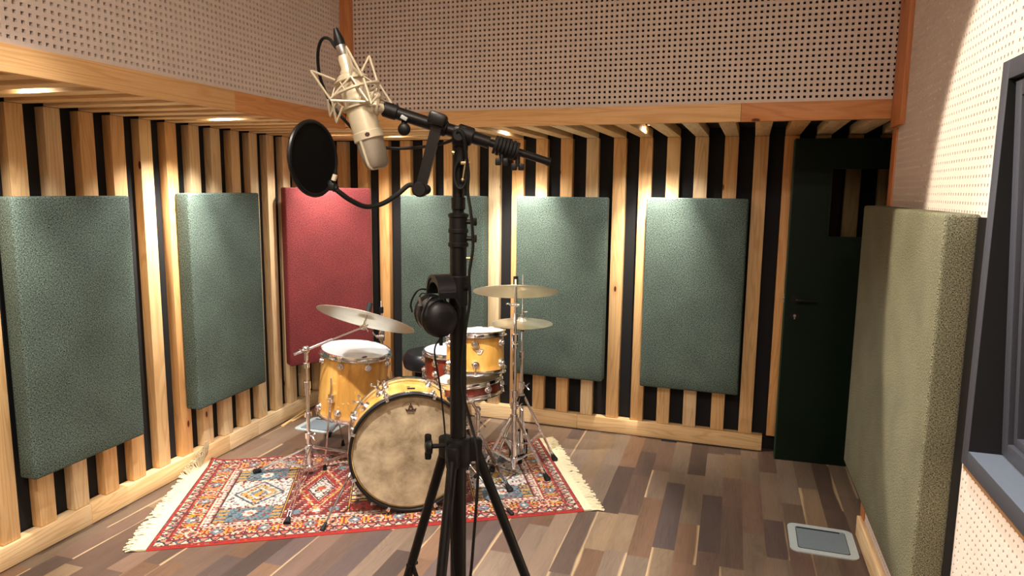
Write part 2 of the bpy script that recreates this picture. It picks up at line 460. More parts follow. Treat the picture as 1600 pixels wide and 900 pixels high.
TINT = {('L', 5): .7, ('L', 6): .28, ('B', 7): .55, ('B', 9): .15, ('B', 11): .6, ('B', 12): .45, ('B', 13): .2, ('B', 15): .55, ('B', 16): .8, ('B', 4): .2, ('B', 5): .1, ('B', 10): .55, ('B', 0): .75}
def batten(parent, w, s, tint, z0=ZB+.002, z1=ZS, t0=-SD, t1=0):
    mb = MB(); wbox(mb, w, s-.04, s+.04, t0, t1, z0, z1, .0025); return mb.build('batten', M_pine, parent, tint=tint)
for k, s in enumerate(L_S): batten(wL, 'L', s, TINT.get(('L', k-14), .15+.45*rt_.random()))
NB0 = len(B_S)-22
for k, s in enumerate(B_S): batten(wB, 'B', s, TINT.get(('B', k-NB0), .2+.5*rt_.random()))

# baseboards made of boards
def baseboard(name, w, cuts, label, t1=.014, z0=.004):
    r = sroot(name, W(w, (cuts[0]+cuts[-1])/2, 0, 0), label, 'baseboard')
    for a, b in zip(cuts, cuts[1:]):
        mb = MB(); wbox(mb, w, a+.0008, b-.0008, -.045 if t1 < .03 else 0, t1, z0, ZB, .0015); mb.build('board', M_pine, r, tint=.12+.4*rt_.random())
baseboard('baseboard_left', 'L', [-1.9, 1.0, 2.46, 3.45, 3.73, sLD+.004], 'pale pine baseboard along the left wall')
baseboard('baseboard_back', 'B', [sBl-.004, -1.05, .13], 'pine baseboard along the back wall up to the door')

# ---------------------------------------------------------------- bulkheads, beams, soffit
TL, TB = .762, .966         # how far the bulkhead fronts stand out
CB = line_x('L', TL, 'B', TB); sCL, sCB = sof('L', CB), sof('B', CB)
sRB = sof('B', line_x('R', 0, 'B', TB)); sRR = sof('R', line_x('R', 0, 'B', TB))
def perf(rects, w, t, pitch=.0255, hole=.0116, depth=.0125, closed=False):
    """board with square holes through it, in rects (s0,s1,z0,z1)"""
    vs, fs = [], []
    for (s0, s1, z0, z1) in rects:
        nx = int((s1-s0-.004)/pitch); nz = int((z1-z0-.004)/pitch)
        mx = (s1-s0-nx*pitch)/2; mz = (z1-z0-nz*pitch)/2; g = (pitch-hole)/2
        X = [s0]; Z = [z0]
        for i in range(nx): X += [s0+mx+i*pitch+g, s0+mx+i*pitch+g+hole]
        for i in range(nz): Z += [z0+mz+i*pitch+g, z0+mz+i*pitch+g+hole]
        X.append(s1); Z.append(z1); k0 = len(vs); C = len(Z)
        for x in X:
            for z in Z: vs.append(W(w, x, t, z)[:])
        for i in range(len(X)-1):
            for j in range(len(Z)-1):
                a = k0+i*C+j; b = k0+(i+1)*C+j
                if i % 2 == 1 and j % 2 == 1:
                    q = [a, b, b+1, a+1]; kb = len(vs)
                    for (x, z) in ((X[i], Z[j]), (X[i+1], Z[j]), (X[i+1], Z[j+1]), (X[i], Z[j+1])): vs.append(W(w, x, t-depth, z)[:])
                    if closed: fs.append((kb, kb+1, kb+2, kb+3))
                    for m in range(4): fs.append((q[m], q[(m+1) % 4], kb+(m+1) % 4, kb+m))
                else: fs.append((a, b, b+1, a+1))
    return vs, fs
def perf_obj(name, vs, fs, parent):
    me = bpy.data.meshes.new(name); me.from_pydata(vs, [], fs); me.materials.append(M_perf); me.validate()
    o = bpy.data.objects.new(name, me); scn.collection.objects.link(o); o.parent = parent; o.matrix_local = WM[parent.name].inverted(); WM[o.name] = Matrix(); return o
def bulkhead(name, w, t, s0, s1, beam, label):
    r = sroot(name, W(w, (s0+s1)/2, t, ZS), label, 'wall')
    vs, fs = perf([(s0, s1, 2.008, CEIL)], w, t-.004); perf_obj('perforated_board', vs, fs, r)
    mb = MB(); wbox(mb, w, s0, s1, t-.06, t-.05, ZS+.06, CEIL); mb.build('black_backing', M_blackwall, r)
    for (a, b, ti) in beam:
        mb = MB(); wbox(mb, w, a+.0006, b-.0006, t-.03, t, ZS-.004, 2.010, .0015); mb.build('beam_board', M_pine, r, tint=ti)
    return r
bL = bulkhead('wall_upper_left', 'L', TL, -1.8, sCL, [(-1.8, .6, .4), (.6, 2.655, .62), (2.655, sCL, .9)], 'upper left wall of perforated board above a pine beam')
bB = bulkhead('wall_upper_back', 'B', TB, sCB, sRB, [(sCB, -.08, .62), (-.08, sRB-.003, .92)], 'upper back wall of perforated board above a pine beam')
mb = MB(); c = line_x('L', TL+.022, 'B', TB+.022)
mb.box((c.x+.006, c.y+.004, (2.01+CEIL)/2), (.056, .05, CEIL-2.01), frame('B'), .002)
struct(mb.build('trim_1', M_pine, tint=.95), 'reddish pine post in the inner corner above the beams', 'trim')
mb = MB(); wbox(mb, 'R', -3.47, -3.285, .0, .020, 1.885, CEIL, .002)
struct(mb.build('trim_2', M_pine, tint=1.), 'reddish pine post where the back bulkhead meets the right wall', 'trim')

def soffit():
    r = sroot('ceiling_lower', W('B', -1, .4, ZS), 'lowered ceiling of pine battens between wall and beam', 'ceiling')
    def slab(pts, z0, z1, name, mat):
        mb = MB(); a = [mb.bm.verts.new((p.x, p.y, z0)) for p in pts]; b = [mb.bm.verts.new((p.x, p.y, z1)) for p in pts]
        mb.bm.faces.new(a); mb.bm.faces.new(b); n = len(pts)
        for k in range(n): mb.bm.faces.new([a[k], a[(k+1) % n], b[(k+1) % n], b[k]])
        mb.build(name, mat, r)
    far = 1.62
    slab([W('L', -1.8, -SD, 0), W('L', -1.8, TL-.03, 0), line_x('L', TL-.03, 'B', TB-.03), W('B', far, TB-.03, 0), W('B', far, -SD, 0), line_x('L', -SD, 'B', -SD)],
         ZS+SD+.006, ZS+SD+.02, 'black_backing', M_blackwall)
    sw = -1.745
    def bar(p0, p1, tint):
        d = p1-p0; c = (p0+p1)/2
        if d.length < .08: return
        R = V((d.x, d.y, 0)).to_track_quat('X', 'Z').to_matrix()
        mb = MB(); mb.box((c.x, c.y, ZS+SD/2+.001), (d.length, .08, SD), R, .0025); mb.build('ceiling_batten', M_pine, r, tint=tint)
    eL, nL, nB = we('L'), wn('L'), wn('B')
    for k in range(-14, 19):
        s = 2.253+.1728*k; P0 = eL*s
        # position along nL : start at the wall
        d0 = WALL['L'][1]
        d0 -= .001
        end = WALL['L'][1]-TL+.03
        if s > sCL-.05:   # beyond the beam corner: run on to the first back batten
            end = (sw-P0.dot(we('B')))/nL.dot(we('B'))
            # stay behind the back beam
            lim = (WALL['B'][1]-TB+.05-P0.dot(nB))/nL.dot(nB)
            if P0.dot(nB)+end*nL.dot(nB) < WALL['B'][1]-TB+.03: end = max(end, lim) if nL.dot(nB) > 0 else end
        # keep in front of the back wall
        if P0.dot(nB)+d0*nL.dot(nB) > WALL['B'][1]-.02: d0 = min(d0, (WALL['B'][1]-.02-P0.dot(nB))/nL.dot(nB)) if nL.dot(nB) > 0 else d0
        if s > sLD-.045: continue
        if d0 <= end: continue
        bar(P0+nL*d0, P0+nL*end, .15+.5*rt_.random())
    for k, s in enumerate(B_S):
        if s < -1.68: continue
        bar(W('B', s, .0, 0), W('B', s, TB-.031, 0), TINT.get(('B', k-NB0), .4)*.9)
    return r
soffit()
mb = MB(); mb.box((0, 1, CEIL+.02), (9, 10, .04)); struct(mb.build('ceiling', M_plaster), 'plain ceiling high above the room', 'ceiling')

# recessed soffit lights
for i, (w, s) in enumerate(SOFFIT):
    t = .33; p = W(w, s, t, ZS+.045)
    o = root('recessed_light', p, {0: 'small recessed light in the left ceiling battens nearest the camera', 1: 'small glowing recessed light above the large left green panel', 2: 'small glowing recessed light above the second green panel from left',
             3: 'small recessed light above the red panel', 4: 'small recessed light above the green panel behind the mic stand', 5: 'small recessed light above the green panel behind the upper cymbal', 6: 'small bright recessed light between battens above the right green panel'}[i], 'light', 'recessed lights in the batten ceiling')
    mb = MB(Matrix.Translation(p)); mb.lathe([(.028, 0), (.036, -.002), (.038, .004), (.030, .010), (.028, .008)], n=24, closed=True); mb.build('trim_ring', M_chrome, o)
    mb = MB(Matrix.Translation(p)); mb.lathe([(0, .004), (.027, .004), (.027, .009), (0, .009)], n=24); mb.build('lamp', M_glow, o)
    n3 = wn(w); spot('soffit_lamp', p-V((0, 0, .012)), W(w, s, .09, 1.20), SOFFIT_W[(w, s)]*1.9, 60, 1., WARM, .02)
    spot('soffit_flood', p-V((0, 0, .010)), p-V((0, 0, 1))-n3*.25, {('L', 3.03): 42, ('D', 1.68): 42}.get((w, s), 16), 140, .5, NEUT, .02)

# ---------------------------------------------------------------- right wall with window
sWin, zW0, zW1 = -2.114, .866, 1.932
wR = sroot('wall_right', W('R', -2, 0, 0), 'right wall of off-white perforated board', 'wall')
vs, fs = perf([(-3.400, sWin, .0, CEIL), (sWin, -.3, zW1, CEIL), (sWin, -.3, 0, zW0)], 'R', 0, hole=.0086, depth=.007, closed=True); perf_obj('perforated_board', vs, fs, wR)
mb = MB()
wbox(mb, 'R', sRR, sWin, -.10, -.055, 0, CEIL); wbox(mb, 'R', sWin, 3.2, -.10, -.055, 0, zW0); wbox(mb, 'R', sWin, 3.2, -.10, -.055, zW1, CEIL)
mb.build('black_backing', M_blackwall, wR)
mb = MB(); wbox(mb, 'R', -.3, 3.2, -.05, 0, 0, zW0); wbox(mb, 'R', -.3, 3.2, -.05, 0, zW1, CEIL); wbox(mb, 'R', .2, 3.2, -.05, 0, zW0, zW1); mb.build('plain_board', M_plaster, wR)
mb = MB(); wbox(mb, 'R', sRR-.012, sRR, -.10, .004, 0, 1.88, .001); wbox(mb, 'R', sRR, -3.401, -.012, .006, 0, 1.88, .001); struct(mb.build('trim_3', M_pine, tint=1.), 'thin reddish pine strip on the free end of the right wall', 'trim')
mb = MB(); wbox(mb, 'R', -3.455, -.3, 0, .024, .004, ZB, .002); struct(mb.build('baseboard_right', M_pine, tint=.35), 'pale pine baseboard below the olive panel on the right', 'baseboard')

wi = sroot('window_1', W('R', sWin, 0, zW0), 'dark grey deep-framed control room window in the right wall', 'window')
c1 = .1
def rframe(mb, s0, s1, z0, z1, wd, t0, t1, bev=.001):
    wbox(mb, 'R', s0, s0+wd, t0, t1, z0, z1, bev); wbox(mb, 'R', s1-wd, s1, t0, t1, z0, z1, bev)
    wbox(mb, 'R', s0+wd, s1-wd, t0, t1, z1-wd, z1, bev); wbox(mb, 'R', s0+wd, s1-wd, t0, t1, z0, z0+wd, bev)
sE = .2
mb = MB(); rframe(mb, sWin, sE, zW0+.010, zW1, .047, -.07, .022); mb.build('casing', M_frame, wi)
mb = MB(); wbox(mb, 'R', sWin+.006, sE, -.06, .018, zW0-.004, zW0+.0095); mb.build('raw_edge', M_rawwood, wi)
a0, a1, b0, b1 = sWin+.047, sE-.047, zW0+.057, zW1-.047
mb = MB(); wbox(mb, 'R', a0-.012, a0, -.20, -.0705, b0-.012, b1+.012); wbox(mb, 'R', a1, a1+.012, -.20, -.0705, b0, b1); wbox(mb, 'R', a0, a1, -.20, -.0705, b1, b1+.012); mb.build('reveal', M_reveal, wi)
mb = MB(); wbox(mb, 'R', a0+.0005, a0+.0025, -.069, .0215, b0, b1); mb.build('reveal_lining', M_reveal, wi)
mb = MB(); wbox(mb, 'R', a0+.001, a1, -.20, .0215, b0-.002, b0+.001); mb.build('window_sill', M_sill, wi)
# the inner frame and glass lean: the top is nearer the room than the bottom
TOPT, BOTT = .006, -.053; lean = atan2(TOPT-BOTT, b1-b0)
WF = frame('R') @ Matrix.Rotation(lean, 3, 'X')
def lbox(mb, s0, s1, z0, z1, t_off, th):
    """box in the leaning plane; t_off is how far its front stands behind the plane"""
    zc_ = (z0+z1)/2; q = (zc_-b0)/(b1-b0); c_ = W('R', (s0+s1)/2, BOTT+(TOPT-BOTT)*q, zc_) + (WF @ V((0, t_off+th/2, 0)))
    mb.box(c_, (s1-s0, th, z1-z0), WF, .0012)
def lframe(mb, s0, s1, z0, z1, wd_, t_off, th):
    lbox(mb, s0, s0+wd_, z0, z1, t_off, th); lbox(mb, s1-wd_, s1, z0, z1, t_off, th); lbox(mb, s0+wd_, s1-wd_, z1-wd_, z1, t_off, th); lbox(mb, s0+wd_, s1-wd_, z0, z0+wd_, t_off, th)
mb = MB(); lframe(mb, a0+.003, a1-.003, b0+.004, b1-.004, .040, 0, .05); mb.build('window_frame', M_frame, wi)
mb = MB(); lframe(mb, a0+.0445, a1-.0445, b0+.0455, b1-.0455, .022, .012, .035); mb.build('glazing_frame', M_frame, wi)
mb = MB(); lbox(mb, a0+.0665, a1-.0665, b0+.0675, b1-.0675, .030, .006); mb.build('glass', M_glass, wi)
mb = MB(); wbox(mb, 'R', sWin-.2, 3, -1.3, -1.25, 0, CEIL); struct(mb.build('wall_control_room', M_blackwall), 'dark room wall seen through the window', 'wall')

# vestibule beyond the right wall's end, and walls behind the camera
mb = MB(); p0 = W('R', sRR, -.10, 0); 
wbox(mb, 'R', -5.0, -3.2, -1.02, -.97, 0, 3.1); struct(mb.build('wall_vestibule', M_blackwall), 'dark wall of the recess behind the door', 'wall')
mb = MB(); mb.box(V((.94, -2.2, CEIL/2))*1-V((1.4, 0, 0)), (6.5, .1, CEIL), frame('B')); struct(mb.build('wall_near', M_plaster), 'wall behind the camera', 'wall')

# ---------------------------------------------------------------- door (open leaf in front of the back wall)
dA = V((1.604, 4.045, 0)); dB_ = V((2.43, 3.815, 0)); dd = (dB_-dA); dl = dd.length; ex = dd.normalized(); ny = V((-ex.y, ex.x, 0))
DM = Matrix(((ex.x, ny.x, 0, dA.x), (ex.y, ny.y, 0, dA.y), (0, 0, 1, 0), (0, 0, 0, 1)))
dr = sroot('door_1', dA, 'dark green door leaf standing open in front of the back wall', 'door')
mb = MB(DM); H = 1.905; t = .045; g0, g1, h0, h1 = .20, .50, 1.35, 1.74

def plate(mb, xs, zs, t):
    v = {}
    for i, x in enumerate(xs):
        for j, z in enumerate(zs):
            for k, y in enumerate((0, t)): v[i, j, k] = mb.bm.verts.new(mb.M @ V((x, y, z)))
    for i in range(3):
        for j in range(3):
            if (i, j) == (1, 1): continue
            for k in (0, 1): mb.bm.faces.new([v[i, j, k], v[i+1, j, k], v[i+1, j+1, k], v[i, j+1, k]])
    def side(p, q): mb.bm.faces.new([v[(*p, 0)], v[(*q, 0)], v[(*q, 1)], v[(*p, 1)]])
    for i in range(3): side((i, 0), (i+1, 0)); side((i, 3), (i+1, 3)); side((0, i), (0, i+1)); side((3, i), (3, i+1))
    side((1, 1), (2, 1)); side((2, 1), (2, 2)); side((2, 2), (1, 2)); side((1, 2), (1, 1))
plate(mb, [0, g0, g1, dl], [.004, h0, h1, H], t)
mb.build('leaf', M_door, dr)
mb = MB(DM); mb.box((-.003, t/2, H/2), (.006, t-.004, H-.012)); mb.build('leaf_edge', M_dooredge, dr)
mb = MB(DM); mb.box(((g0+g1)/2, t/2, (h0+h1)/2), (g1-g0, .006, h1-h0)); gl = mb.build('door_glass', M_glass, dr)
mb = MB(DM)
for q in ((g0-.01, g1+.01, h0-.012, h0+.006), (g0-.01, g1+.01, h1-.006, h1+.012)): mb.box(((q[0]+q[1])/2, -.003, (q[2]+q[3])/2), (q[1]-q[0], .006, q[3]-q[2]))
for q in ((g0-.01, g0+.006), (g1-.006, g1+.01)): mb.box(((q[0]+q[1])/2, -.003, (h0+h1)/2), (q[1]-q[0], .006, h1-h0))
mb.build('glazing_bead', M_door, dr)
mb = MB(DM); mb.box((-.0065, t/2, .985), (.002, .02, .05)); mb.cyl((-.008, t/2, .985), (-.016, t/2, .985), .006); mb.build('latch_plate', M_steel, dr)
mb = MB(DM); mb.cyl((.055, 0, .985), (.055, -.012, .985), .026, n=24); mb.tube([(.055, -.01, .985), (.055, -.045, .985), (.075, -.052, .985), (.17, -.052, .985)], .0085, 10); mb.build('handle', M_blkplast, dr)
mb = MB(DM); mb.cyl((.055, 0, .885), (.055, -.008, .885), .024, n=24); mb.build('lock_rosette', M_blkplast, dr)
mb = MB(DM); mb.cyl((.055, -.008, .888), (.055, -.011, .888), .008, n=16); mb.box((.055, -.011, .876), (.006, .004, .016)); mb.build('lock_cylinder', M_steel, dr)

# ---------------------------------------------------------------- acoustic panels
def acoustic(name, w, s0, s1, z0, z1, thick, mat, label, group, gap=.0):
    nx, nz, rb = 24, 40, .011
    T0, T1 = gap+.002, thick
    mb = MB(); mb.M = Matrix()
    tmp = MB(); tmp.box((0, 0, 0), (s1-s0, thick, z1-z0), None, rb, None, 3)
    tmp.bm.free
    bm = tmp.bm
    # cut the faces so the cloth can pucker a little
    big = [e for e in bm.edges if e.calc_length() > .3]
    bmesh.ops.subdivide_edges(bm, edges=big, cuts=14, use_grid_fill=True)
    rr = random.Random(hash(label) % 1000 if False else len(label))
    ph = [rr.random()*6 for _ in range(6)]
    for v in bm.verts:
        x, y, z = v.co
        if y < -thick/2+.004 and abs(x) < (s1-s0)/2-.02 and abs(z) < (z1-z0)/2-.02:
            v.co.y += .0022*sin(x*13+ph[0]+z*5)*sin(z*9+ph[1])+.0012*sin(x*31+ph[2])*sin(z*37+ph[3])
    uvl = bm.loops.layers.uv.verify(); bm.normal_update()
    for f in bm.faces:
        n = f.normal; k = max(range(3), key=lambda i: abs(n[i]))
        for l in f.loops:
            c = l.vert.co; l[uvl].uv = (c.x+c.y*(1 if k == 0 else 0), c.z+(c.y if k == 2 else 0))
    fr = frame(w).to_4x4(); ctr = W(w, (s0+s1)/2, (T0+T1)/2, (z0+z1)/2)
    bmesh.ops.transform(bm, matrix=Matrix.Translation(ctr) @ fr, verts=bm.verts)
    tmp.origin = ctr
    o = tmp.build(name, mat, angle=50)
    tag(o, label, 'acoustic panel', group)
    return o
GP = 'green fabric acoustic panels on the batten walls'
zt, z0 = 1.558, .3626; PT = .09
acoustic('acoustic_panel', 'L', 2.136, 2.728, z0, zt-.008, PT, M_green, 'large green fabric acoustic panel at the far left, nearest the camera', GP)
acoustic('acoustic_panel', 'L', 3.117, 3.724, z0+.004, zt+.004, PT, M_green, 'green fabric acoustic panel on the left wall beside the red one', GP)
acoustic('acoustic_panel', 'D', 1.452, 2.056, .402, 1.598, PT, M_red, 'dark red fabric acoustic panel across the room corner', 'red acoustic panel')
acoustic('acoustic_panel', 'B', -2.330, -1.704, z0, zt-.004, PT, M_green, 'green fabric acoustic panel half hidden behind the microphone stand', GP)
acoustic('acoustic_panel', 'B', -1.475, -.874, z0, zt-.001, PT, M_green, 'green fabric acoustic panel behind the two right cymbals', GP)
acoustic('acoustic_panel', 'B', -.628, -.028, z0, zt+.003, PT, M_green, 'green fabric acoustic panel on the back wall nearest the dark door', GP)
op = acoustic('acoustic_panel', 'R', -3.452, -2.182, .36, 1.548, PT, M_olive, 'thick olive fabric acoustic panel on the right wall beside the window', 'olive acoustic panel', .02)
mb = MB(); wbox(mb, 'R', -3.44, -2.176, .001, .0215, .37, 1.54); mb.build('black_back_slab', M_blkplast, op)  # black slab behind the olive panel, showing as a dark strip past its edge

# ---------------------------------------------------------------- rug
def build_rug():
    NL, NR, FR, FL = V((-1.603, 2.885, 0)), V((.375, 3.318, 0)), V((.188, 4.335, 0)), V((-1.748, 3.905, 0))
    nu, nv = 404, 210
    red = (168, 48, 38); dred = (122, 34, 30); cream = (222, 206, 176); teal = (112, 142, 148); dteal = (66, 92, 104); navy = (44, 50, 66); gold = (206, 160, 62); brn = (78, 44, 34); orange = (196, 96, 58); white = (228, 220, 204); pink = (202, 140, 116)
    rr = random.Random(5)
    W_, H_ = 2.02, 1.06
    def star(x, y, r):
        a = abs(x)+abs(y); b = max(abs(x), abs(y)); return min(a/1.35, b*1.05) < r
    def col(u, v):
        x, y = u*W_, v*H_; dx = min(x, W_-x); dy = min(y, H_-y); d = min(dx, dy)
        along = y if dx < dy else x
        if dy < .026 and dy <= dx: return (158, 40, 34)
        if d < .022: return red if dx > .006 else dred
        if d < .062:       # zig-zag guard
            k = abs(((along/.05) % 1)-.5)*2; q = (d-.022)/.04
            if abs(k-q) < .22: return navy if int(along/.05) % 2 else dteal
            return cream if k > q else pink
        if d < .070: return dred
        if d < .168:       # main border with rosettes
            p = .105; c = ((along/p) % 1-.5)*p; e = d-.119; i = int(along/p)
            if star(c, e, .024):
                return (white if star(c, e, .009) else teal) if i % 2 == 0 else (dteal if star(c, e, .008) else orange if star(c, e, .016) else cream)
            if abs(abs(c)-.043) < .006 and abs(e) < .034: return gold
            if abs(abs(e)-.036) < .005: return navy if int(along/.012) % 2 else cream
            if abs(sin(along*95)*.02-abs(e)+.012) < .005: return cream
            if (int(along/.016)+int(e/.012)) % 5 == 0: return orange
            return red if (int(along/.01)+int(d/.01)) % 7 else dred
        if d < .178: return cream
        if d < .208:       # inner guard
            c = (along/.03) % 1
            return white if abs(c-.5)+abs((d-.193)/.03) < .42 else (pink if c < .12 else dred if int(along/.03) % 3 == 0 else (182, 152, 140))
        if d < .214: return brn
        # field of five compartments
        fx, fy = (x-.214)/(W_-.428), (y-.214)/(H_-.428)
        n = 5; k = min(n-1, int(fx*n)); cx = (fx*n) % 1-.5; cy = fy-.5; X = cx*.318; Y = cy*.632
        if abs(cx) > .478: return gold if abs(cx) > .49 else brn
        ax_, ay_ = abs(X), abs(Y)
        noise_ = (int(x/.011)*7+int(y/.011)*13) % 11
        if k in (0, 4):
            if ay_ > .17:
                if star(X, ay_-.235, .028): return pink if star(X, ay_-.235, .012) else white
                if ax_ > .105 and int(ay_/.02) % 2: return gold
                return (dteal if noise_ in (1, 5) else teal if noise_ > 3 else (90, 122, 134))
            if ay_ > .155: return dred if int(ax_/.02) % 2 else cream
            if ax_/.13+ay_/.15 < .35: return teal if noise_ % 2 else gold
            if abs(ax_/.13+ay_/.15-.62) < .14 and noise_ > 2: return gold
            if abs(ax_/.13+ay_/.15-.95) < .06: return dteal
            return white if noise_ > 2 else (170, 190, 192)
        if k in (1, 3):
            q = ax_/.075+ay_/.17
            if q < 1:
                if abs(q-.9) < .06: return brn
                if star(X, Y, .022): return orange
                if noise_ in (2, 7): return navy
                return white
            if abs(q-1.12) < .09: return red
            if abs(q-1.5) < .09: return cream if noise_ % 2 else gold
            if ay_ > .23:
                if star(ax_-.09, ay_-.27, .022): return teal
                if star(X, ay_-.27, .018): return white
            if noise_ == 4: return pink
            if noise_ == 8: return cream
            return red if q < 1.9 else dred
        # middle
        if ay_ > .20:
            if ax_ < .05 and abs(ay_-.25) < .018: return white if ax_ > .008 else navy
            if ay_ < .215: return navy
            t3 = ((ax_/.035) % 1); return brn if abs(t3-.5)*2 < (abs(ay_-.26)/.05) and noise_ % 2 else red
        if ay_ > .10:
            b = int(ay_/.017) % 3
            return (cream, brn, gold)[b] if int(ax_/.014) % 4 else (navy if b else white)
        if star(X, Y, .05): return red if star(X, Y, .02) else white
        return (white if noise_ > 4 else gold if noise_ > 2 else navy if noise_ == 1 else cream)
    spk = [[rr.random() for _ in range(nv//2+1)] for _ in range(nu//2+1)]; spc = [navy, dred, dred, pink, brn, orange, (120, 110, 100), dred, navy]
    vs, fs, cols = [], [], []
    def pos(u, v): return (NL*(1-u)+NR*u)*(1-v)+(FL*(1-u)+FR*u)*v
    for i in range(nu+1):
        for j in range(nv+1):
            p = pos(i/nu, j/nv); z = .009+.0012*sin(p.x*9)*sin(p.y*7)
            d = ((p-FL).length)
            if d < .12: z += .02*(1-d/.12)**2
            vs.append((p.x, p.y, z))
    for i in range(nu):
        for j in range(nv):
            a = i*(nv+1)+j; fs.append((a, a+nv+1, a+nv+2, a+1)); cols.append(srgb(*[max(0, min(255, c*.86+m_*.14+rr.randint(-48, -20))) for m_, c in zip((150, 112, 98),  (col((i+.5)/nu, (j+.5)/nv) if spk[i//2][j//2] > .16 else spc[int(spk[i//2][j//2]*50)]))]))
    # sides
    nb = len(vs)
    rim = [(i, 0) for i in range(nu+1)]+[(nu, j) for j in range(1, nv+1)]+[(i, nv) for i in range(nu-1, -1, -1)]+[(0, j) for j in range(nv-1, 0, -1)]
    for i, j in rim: p = vs[i*(nv+1)+j]; vs.append((p[0], p[1], .001))
    R = len(rim)
    for k in range(R):
        i, j = rim[k]; i2, j2 = rim[(k+1) % R]; fs.append((i*(nv+1)+j, nb+k, nb+(k+1) % R, i2*(nv+1)+j2)); cols.append(srgb(*red))
    me = bpy.data.meshes.new('patterned_rug'); me.from_pydata(vs, [], fs)
    ca = me.color_attributes.new('dye', 'FLOAT_COLOR', 'CORNER')
    flat = []
    for p in me.polygons: flat += list(cols[p.index])*p.loop_total
    ca.data.foreach_set('color', flat); me.materials.append(M_rug); me.shade_smooth()
    ctr = (NL+NR+FL+FR)/4
    r = root('patterned_rug', (ctr.x, ctr.y, 0), 'red patterned oriental rug with cream fringes under the drum kit', 'rug')
    o = bpy.data.objects.new('pile', me); scn.collection.objects.link(o); o.parent = r; o.matrix_local = WM[r.name].inverted(); WM[o.name] = Matrix()
    def fringe(A, B, out, label):
        mb = MB(); L = (B-A).length; e = (B-A)/L
        mb.box((A+B)/2+out*.021+V((0, 0, .006)), (L, .042, .008), Matrix((( e.x, out.x, 0), (e.y, out.y, 0), (0, 0, 1))).to_3x3())
        n = 210
        for k in range(n):
            p = A+e*(L*(k+.5)/n); ln = .045+rr.random()*.03; sw = (rr.random()-.5)*.05
            q = [p+out*.038+V((0, 0, .006)), p+out*(.038+ln*.5)+e*sw*.4+V((0, 0, .007+rr.random()*.006)), p+out*(.038+ln)+e*sw+V((0, 0, .004))]
            for m_i in range(1, 3):
                ex_ = wn('L').dot(q[m_i])-(WALL['L'][1]-.03)
                if ex_ > 0: q[m_i] = q[m_i]-wn('L')*ex_+V((0, 0, ex_*1.2+.01))
            mb.tube(q, .0042, 5, smooth=False)
        f = mb.build('fringe', M_fringe, r); f['kind'] = 'stuff'; f['label'] = label
    eu = (FL-NL).normalized(); ol = (NL-NR).normalized(); ol = (ol-eu*ol.dot(eu)).normalized(); fringe(NL, FL, ol, 'cream knotted fringe on the left end')
    eu = (FR-NR).normalized(); o2 = (NR-NL).normalized(); o2 = (o2-eu*o2.dot(eu)).normalized(); fringe(NR, FR, o2, 'cream knotted fringe on the right end')
build_rug()
RZ = .011

# ---------------------------------------------------------------- floor boxes, lath
def floor_box(corners, label, slot=True):
    a, b, c, d = [V((p[0], p[1], 0)) for p in corners]   # far-left, far-right, near-right, near-left
    ctr = (a+b+c+d)/4; r = root('floor_socket_box', (ctr.x, ctr.y, 0), label, 'floor box', 'floor socket boxes')
    x = ((b-a)+(c-d))/2; y = ((a-d)+(b-c))/2; wx, wy = x.length, y.length; ex = x/wx; ey = V((-ex.y, ex.x, 0))
    M = Matrix(((ex.x, ey.x, 0, ctr.x), (ex.y, ey.y, 0, ctr.y), (0, 0, 1, 0), (0, 0, 0, 1)))
    def rr_(w, h, rad, n=6):
        pts = []
        for cx, cy, a0 in ((w/2-rad, h/2-rad, 0), (-w/2+rad, h/2-rad, 90), (-w/2+rad, -h/2+rad, 180), (w/2-rad, -h/2+rad, 270)):
            for k in range(n+1): an = radians(a0+90*k/n); pts.append((cx+rad*cos(an), cy+rad*sin(an)))
        return pts
    mb = MB(M); mb.poly(rr_(wx, wy, .035), .005); mb.build('flange', M_grey, r)
    mb = MB(M @ Matrix.Translation((0, 0, .0051))); mb.poly(rr_(wx*.76, wy*.76, .012), .0008); mb.build('seam', M_darkgap, r)
    mb = MB(M @ Matrix.Translation((0, 0, .006))); mb.poly(rr_(wx*.74, wy*.74, .011), .0018); l = mb.build('lid', M_lid, r)
    mb = MB(M @ Matrix.Translation((-.01, wy*.33, .008))); mb.box((0, 0, 0), (wx*.66, .012, .002)); mb.build('hinge_slot', M_darkgap, l)
floor_box([(1.356, 3.225), (1.628, 3.135), (1.545, 2.865), (1.272, 2.955)], 'pale grey floor socket box with metal lid in the right foreground')
floor_box([(-1.384, 4.727), (-1.10, 4.64), (-1.17, 4.39), (-1.444, 4.475)], 'pale floor socket box lying on the floor behind the tall amber drum')
for k, (p, q, r_) in enumerate((((427, 667), (470, 636), .006), ((441, 668), (480, 641), .006), ((456, 660), (484, 644), .005), ((452, 652), (476, 634), .005))):
    a, b = floor_at(*p), floor_at(*q)
    a.z = b.z = r_+.001
    if k == 3: a.z = b.z = r_+.001
    mb = MB(); d = b-a; mb.box((a+b)/2, (d.length, r_*3.2, r_*2), d.to_track_quat('X', 'Z').to_matrix(), .001)
    o = mb.build('wooden_lath', M_stick)
    tag(o, ['long pale wooden lath on the floor by the corner, leftmost of four', 'long pale wooden lath on the floor, second from left', 'short pale wooden lath on the floor nearest the floor box', 'short pale wooden lath lying closest to the baseboard'][k], 'wood strip', 'wooden laths on the floor by the corner')

